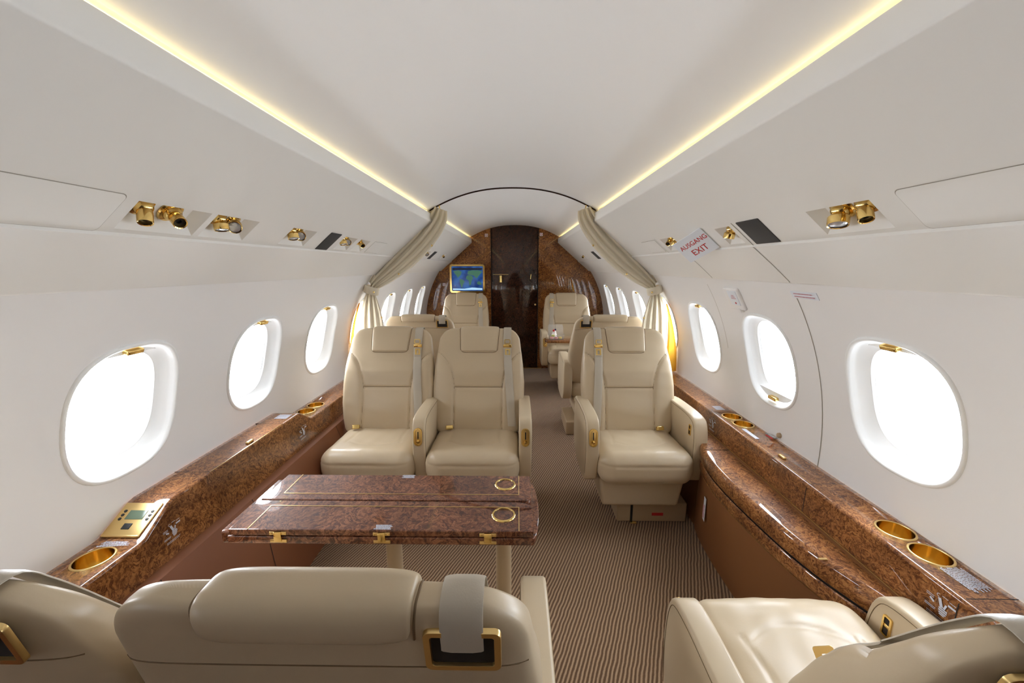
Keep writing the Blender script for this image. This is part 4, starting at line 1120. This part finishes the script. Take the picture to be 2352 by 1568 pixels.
# ------------------------------------------------------------------ curtains
def curtain(side):
    yb = 2.81
    T = empty('curtain', (side*1.0, yb, 1.2), 'pleated beige curtain tied back on the %s wall' % ('left' if side < 0 else 'right'), 'curtain', 'tied back curtains')
    o0 = Vector((side*1.0, yb, 1.2))
    # centre line and width (across, in the curtain plane X-Z) plus depth of folds
    key = [((.490, 1.735), .055, .020), ((.525, 1.655), .080, .028), ((.625, 1.53), .088, .030), ((.745, 1.415), .086, .030), ((.855, 1.32), .072, .028), ((.935, 1.255), .052, .018),
           ((.975, 1.215), .038, .022), ((.988, 1.165), .036, .024), ((.990, 1.10), .055, .022), ((.990, 1.00), .078, .022), ((.992, .86), .092, .022), ((1.00, .72), .100, .022), ((1.005, .612), .105, .020)]
    flat = smooth_poly([(c[0][0], c[0][1], c[1], c[2]) for c in key], 6)
    NW = 90; rows = []
    for i, (x, z, wd, dp) in enumerate(flat):
        a = flat[max(i-1, 0)]; b = flat[min(i+1, len(flat)-1)]; tx, tz = b[0]-a[0], b[1]-a[1]; l = math.hypot(tx, tz); nx, nz = -tz/l, tx/l
        if i > len(flat)*0.5: nx, nz = 1.0*math.copysign(1, nx), 0.0+nz*0.2
        row = []
        for j in range(NW+1):
            u = -1+2*j/NW; ph = u*PI*4.0+0.35*math.sin(u*3+i*0.05)
            off = wd*(u+0.06*math.sin(ph*2)); d = -dp*math.cos(ph)*(0.75+0.25*math.sin(u*4+1))
            px, pz = x+nx*off, z+nz*off
            if z < 1.22:  # keep off the wall
                px = min(px, math.sqrt(max(0, (WR-0.03)**2-(pz-WZ0)**2)))
            row.append(Vector((side*px, yb+d-0.03*(1 if z < 1.2 else 0.4), pz))-o0)
        rows.append(row)
    dr_ = obj('drape', MB().grid(rows), 'curt', T, angle=80)
    # tieback band
    r2 = []
    for dz in (-.026, -.022, 0, .022, .026):
        row = []
        for k in range(33):
            a = 2*PI*k/32; rx, ry = 0.050, 0.048
            if abs(dz) > .024: rx -= .004; ry -= .004
            p = Vector((0.982+rx*math.cos(a)-dz*0.25, 0, 1.190+dz+0.30*rx*math.cos(a)))
            row.append(Vector((side*p.x, yb-0.028+ry*math.sin(a), p.z))-o0)
        r2.append(row)
    tb = obj('tieback', MB().grid(r2), 'curt', T, angle=60)
    obj('stud', MB().lathe([(0, .006), (.005, .005), (.007, .001), (.007, 0)], Vector((side*0.95, yb-0.077, 1.178))-o0, (0, -1, 0), 14), 'gold', tb)
    for (x, z) in ((.545, 1.49), (.78, 1.30), (.915, 1.0)):
        obj('stud', MB().lathe([(0, .006), (.005, .005), (.007, .001), (.007, 0)], Vector((side*(x-0.0), yb-0.048, z))-o0, (0, -1, 0), 14), 'gold', T)
    # yellow lining showing on the wall side
    rows = []
    for z in np.linspace(1.10, .625, 20):
        t = (1.10-z)/.475; xw = math.sqrt((WR-0.012)**2-(z-WZ0)**2); wdt = (0.012+0.085*t) if side > 0 else (0.010+0.03*t)
        row = []
        for j in range(13):
            u = j/12; row.append(Vector((side*(xw-wdt*(1-u)), yb-0.055-0.010*math.cos(u*9)-0.02*t*u, z))-o0)
        rows.append(row)
    obj('lining', MB().grid(rows), 'lining', T, angle=80)
    # gold hooks at the track
    hk = MB()
    for dx in (0, .035): hk.tube([Vector((side*(.49+dx), yb, 1.775-dx*.5))-o0, Vector((side*(.495+dx), yb-.012, 1.755-dx*.6))-o0, Vector((side*(.49+dx), yb-.01, 1.735-dx*.6))-o0], .004, 8)
    obj('hook', hk, 'gold', T)
curtain(-1); curtain(1)

# ------------------------------------------------------------------ bulkhead fittings
def screen():
    x0, x1, z0, z1 = -.842, -.385, 1.012, 1.380; cx, cz = (x0+x1)/2, (z0+z1)/2
    Mx = basis((cx, YEND-0.004, cz), (1, 0, 0), (0, 0, 1))
    T = obj('map_screen', xf(frame_mb((x1-x0)/2, (z1-z0)/2, .03, .027, .022), Mx), 'gold', angle=30); tag(T, 'gold framed screen showing a blue world map on the burl bulkhead', 'screen')
    W_, H_ = (x1-x0)/2-.026, (z1-z0)/2-.026
    obj('display', xf(rbox(W_, H_, .004, .002, .1, 2), Mx @ Matrix.Translation((0, 0, .006))), 'map', T)
    def patch(poly, m, nm, z=.0108):
        mb = MB(); mb.add([Mx @ Vector((a*W_, b*H_, z)) for a, b in poly], [tuple(range(len(poly)))]); return obj(nm, mb, m, T, smooth=False)
    patch([(-.95, .86), (.95, .86), (.95, .70), (-.95, .70)], 'bar', 'title_bar')
    patch([(-.90, .62), (-.55, .68), (-.35, .55), (-.42, .30), (-.55, .15), (-.60, .05), (-.70, .25), (-.80, .40)], 'land', 'north_america')
    patch([(-.50, -.02), (-.30, -.08), (-.18, -.22), (-.30, -.50), (-.36, -.78), (-.42, -.60), (-.50, -.25)], 'land', 'south_america')
    patch([(-.02, .25), (.12, .30), (.30, .22), (.38, .05), (.28, -.12), (.22, -.48), (.12, -.55), (.08, -.15), (-.08, -.02), (-.08, .12)], 'land', 'africa')
    patch([(0, .35), (.05, .62), (.30, .68), (.70, .68), (.95, .58), (.85, .40), (.72, .22), (.60, .02), (.50, .12), (.40, .25), (.20, .30)], 'land', 'eurasia')
    patch([(.62, -.28), (.75, -.20), (.88, -.32), (.90, -.50), (.75, -.50), (.62, -.45)], 'land', 'australia')
    patch([(-.95, -.92), (.95, -.92), (.95, -.78), (.3, -.72), (-.2, -.82), (-.95, -.80)], 'ice', 'antarctica')
screen()
def small_sign(x, z, label, ring=True):
    Mx = basis((x, YEND-0.001, z), (1, 0, 0), (0, 0, 1)); s_ = .019
    o = plate('bulkhead_sign', Mx, 2*s_, 2*s_, 'paper', label, 'sign', th=.0015)
    if ring:
        mb = MB(); n = 20
        mb.grid([[Mx @ Vector((r_*math.cos(2*PI*i/n), r_*math.sin(2*PI*i/n), .0022)) for i in range(n)] for r_ in (.011, .0145)], closeu=True)
        mb.add([Mx @ Vector(p) for p in ((-.010, .007, .0023), (-.007, .010, .0023), (.010, -.007, .0023), (.007, -.010, .0023))], [(0, 1, 2, 3)])
    else:
        mb = MB(); mb.add([Mx @ Vector(p) for p in ((-.006, .002, .0022), (.006, .002, .0022), (0, .014, .0022), (-.006, -.002, .0022), (.006, -.002, .0022), (0, -.014, .0022))], [(0, 1, 2), (3, 4, 5)])
    obj('red_symbol', mb, 'red', o, smooth=False)
small_sign(-.362, 1.742, 'small white no smoking sign on bulkhead left of the door')
small_sign(.338, 1.752, 'small white no smoking sign on bulkhead right of the door')
small_sign(-.922, 1.120, 'small white sign with red arrows left of the map screen', False)

# tray table with desserts in front of the farthest right seat
TT = empty('tray_table', (.56, 4.02, 0), 'small burl tray table folded out at the farthest right seat', 'table')
tt = MB().prism(smooth_poly([(-.235, -.10), (-.245, .0), (-.20, .12), (.0, .14), (.22, .14), (.22, -.12), (-.18, -.12), (-.235, -.10)], 3)[:-1], 2, .600, .625)
obj('table_top', tt, 'burl', TT, bevel=.006)
obj('support', MB().tube([(.20, .05, .0), (.20, .05, .6)], .02, 12), 'leather2', TT)
BX = empty('dessert_box', (.43, 4.00, .626), 'clear plastic dessert box on the burl tray table', 'box')
mb = MB(); rr0 = [(-.075, -.06), (.075, -.06), (.075, .06), (-.075, .06)]
mb.grid([[(x*.9, y*.9, 0.001) for x, y in rr0], [(x*1.06, y*1.06, .045) for x, y in rr0], [(x*1.12, y*1.12, .045) for x, y in rr0]], closeu=True); mb.add([(x*.9, y*.9, .001) for x, y in rr0], [(0, 1, 2, 3)])
obj('tray', mb, 'clear', BX, angle=20)
mb = MB(); mb.grid([[(-.08, .065, .047), (.08, .065, .047)], [(-.08, .085, .115), (.08, .085, .115)], [(-.07, .10, .135), (.07, .10, .135)]]); obj('lid', mb, 'clear', BX)
def macaron(x, y, z, m, label):
    T = obj('macaron', MB().lathe([(0, -.012), (.015, -.011), (.0185, -.006), (.0175, -.003), (.016, 0), (.0175, .003), (.0185, .006), (.015, .011), (0, .012)], (0, 0, 0), (0.1, 0.2, 1), 20), m, angle=30)
    T.location = (x, y, z); tag(T, label, 'macaron', 'macarons in the dessert box'); return T
macaron(.385, 3.975, .642, 'pinkc', 'pink macaron at left front in the clear dessert box'); macaron(.428, 3.965, .642, 'pinkc', 'pink macaron in the middle of the clear dessert box')
macaron(.400, 4.010, .655, 'grnc', 'green macaron at the back left of the dessert box'); macaron(.470, 3.98, .642, 'yelc', 'yellow macaron at right in the clear dessert box')
CK = empty('berry_dessert', (.415, 4.035, .63), 'small cream dessert topped with red and dark berries', 'dessert')
obj('cream', MB().lathe([(0, .0), (.026, .0), (.028, .012), (.022, .028), (.026, .036), (.019, .052), (.021, .060), (.010, .075), (0, .078)], (0, 0, 0), (0, 0, 1), 20), 'cream', CK)
obj('berry', xf(rbox(.011, .011, .011, .0105, .01, 4), Matrix.Translation((-.008, -.012, .078))), 'red', CK)
obj('berry', xf(rbox(.010, .010, .010, .0095, .01, 4), Matrix.Translation((.010, .0, .086))), 'berry', CK)

# belt tongue lying by the near right seat
bt = empty('seat_belt_tongue', (.715, .735, .470), 'gold seat belt tongue beside the bottom right seat back', 'belt tongue')
obj('tongue_plate', xf(frame_mb(.020, .030, .006, .014, .003), basis((0, 0, .03), (.9, -.2, .3), (-.2, .6, .8))), 'goldb', bt)
obj('tongue_strap', xf(rbox(.030, .018, .0015, .001, .05, 2), basis((.045, -.01, .03), (1, 0, .1), (0, .6, .8))), 'strap', bt)
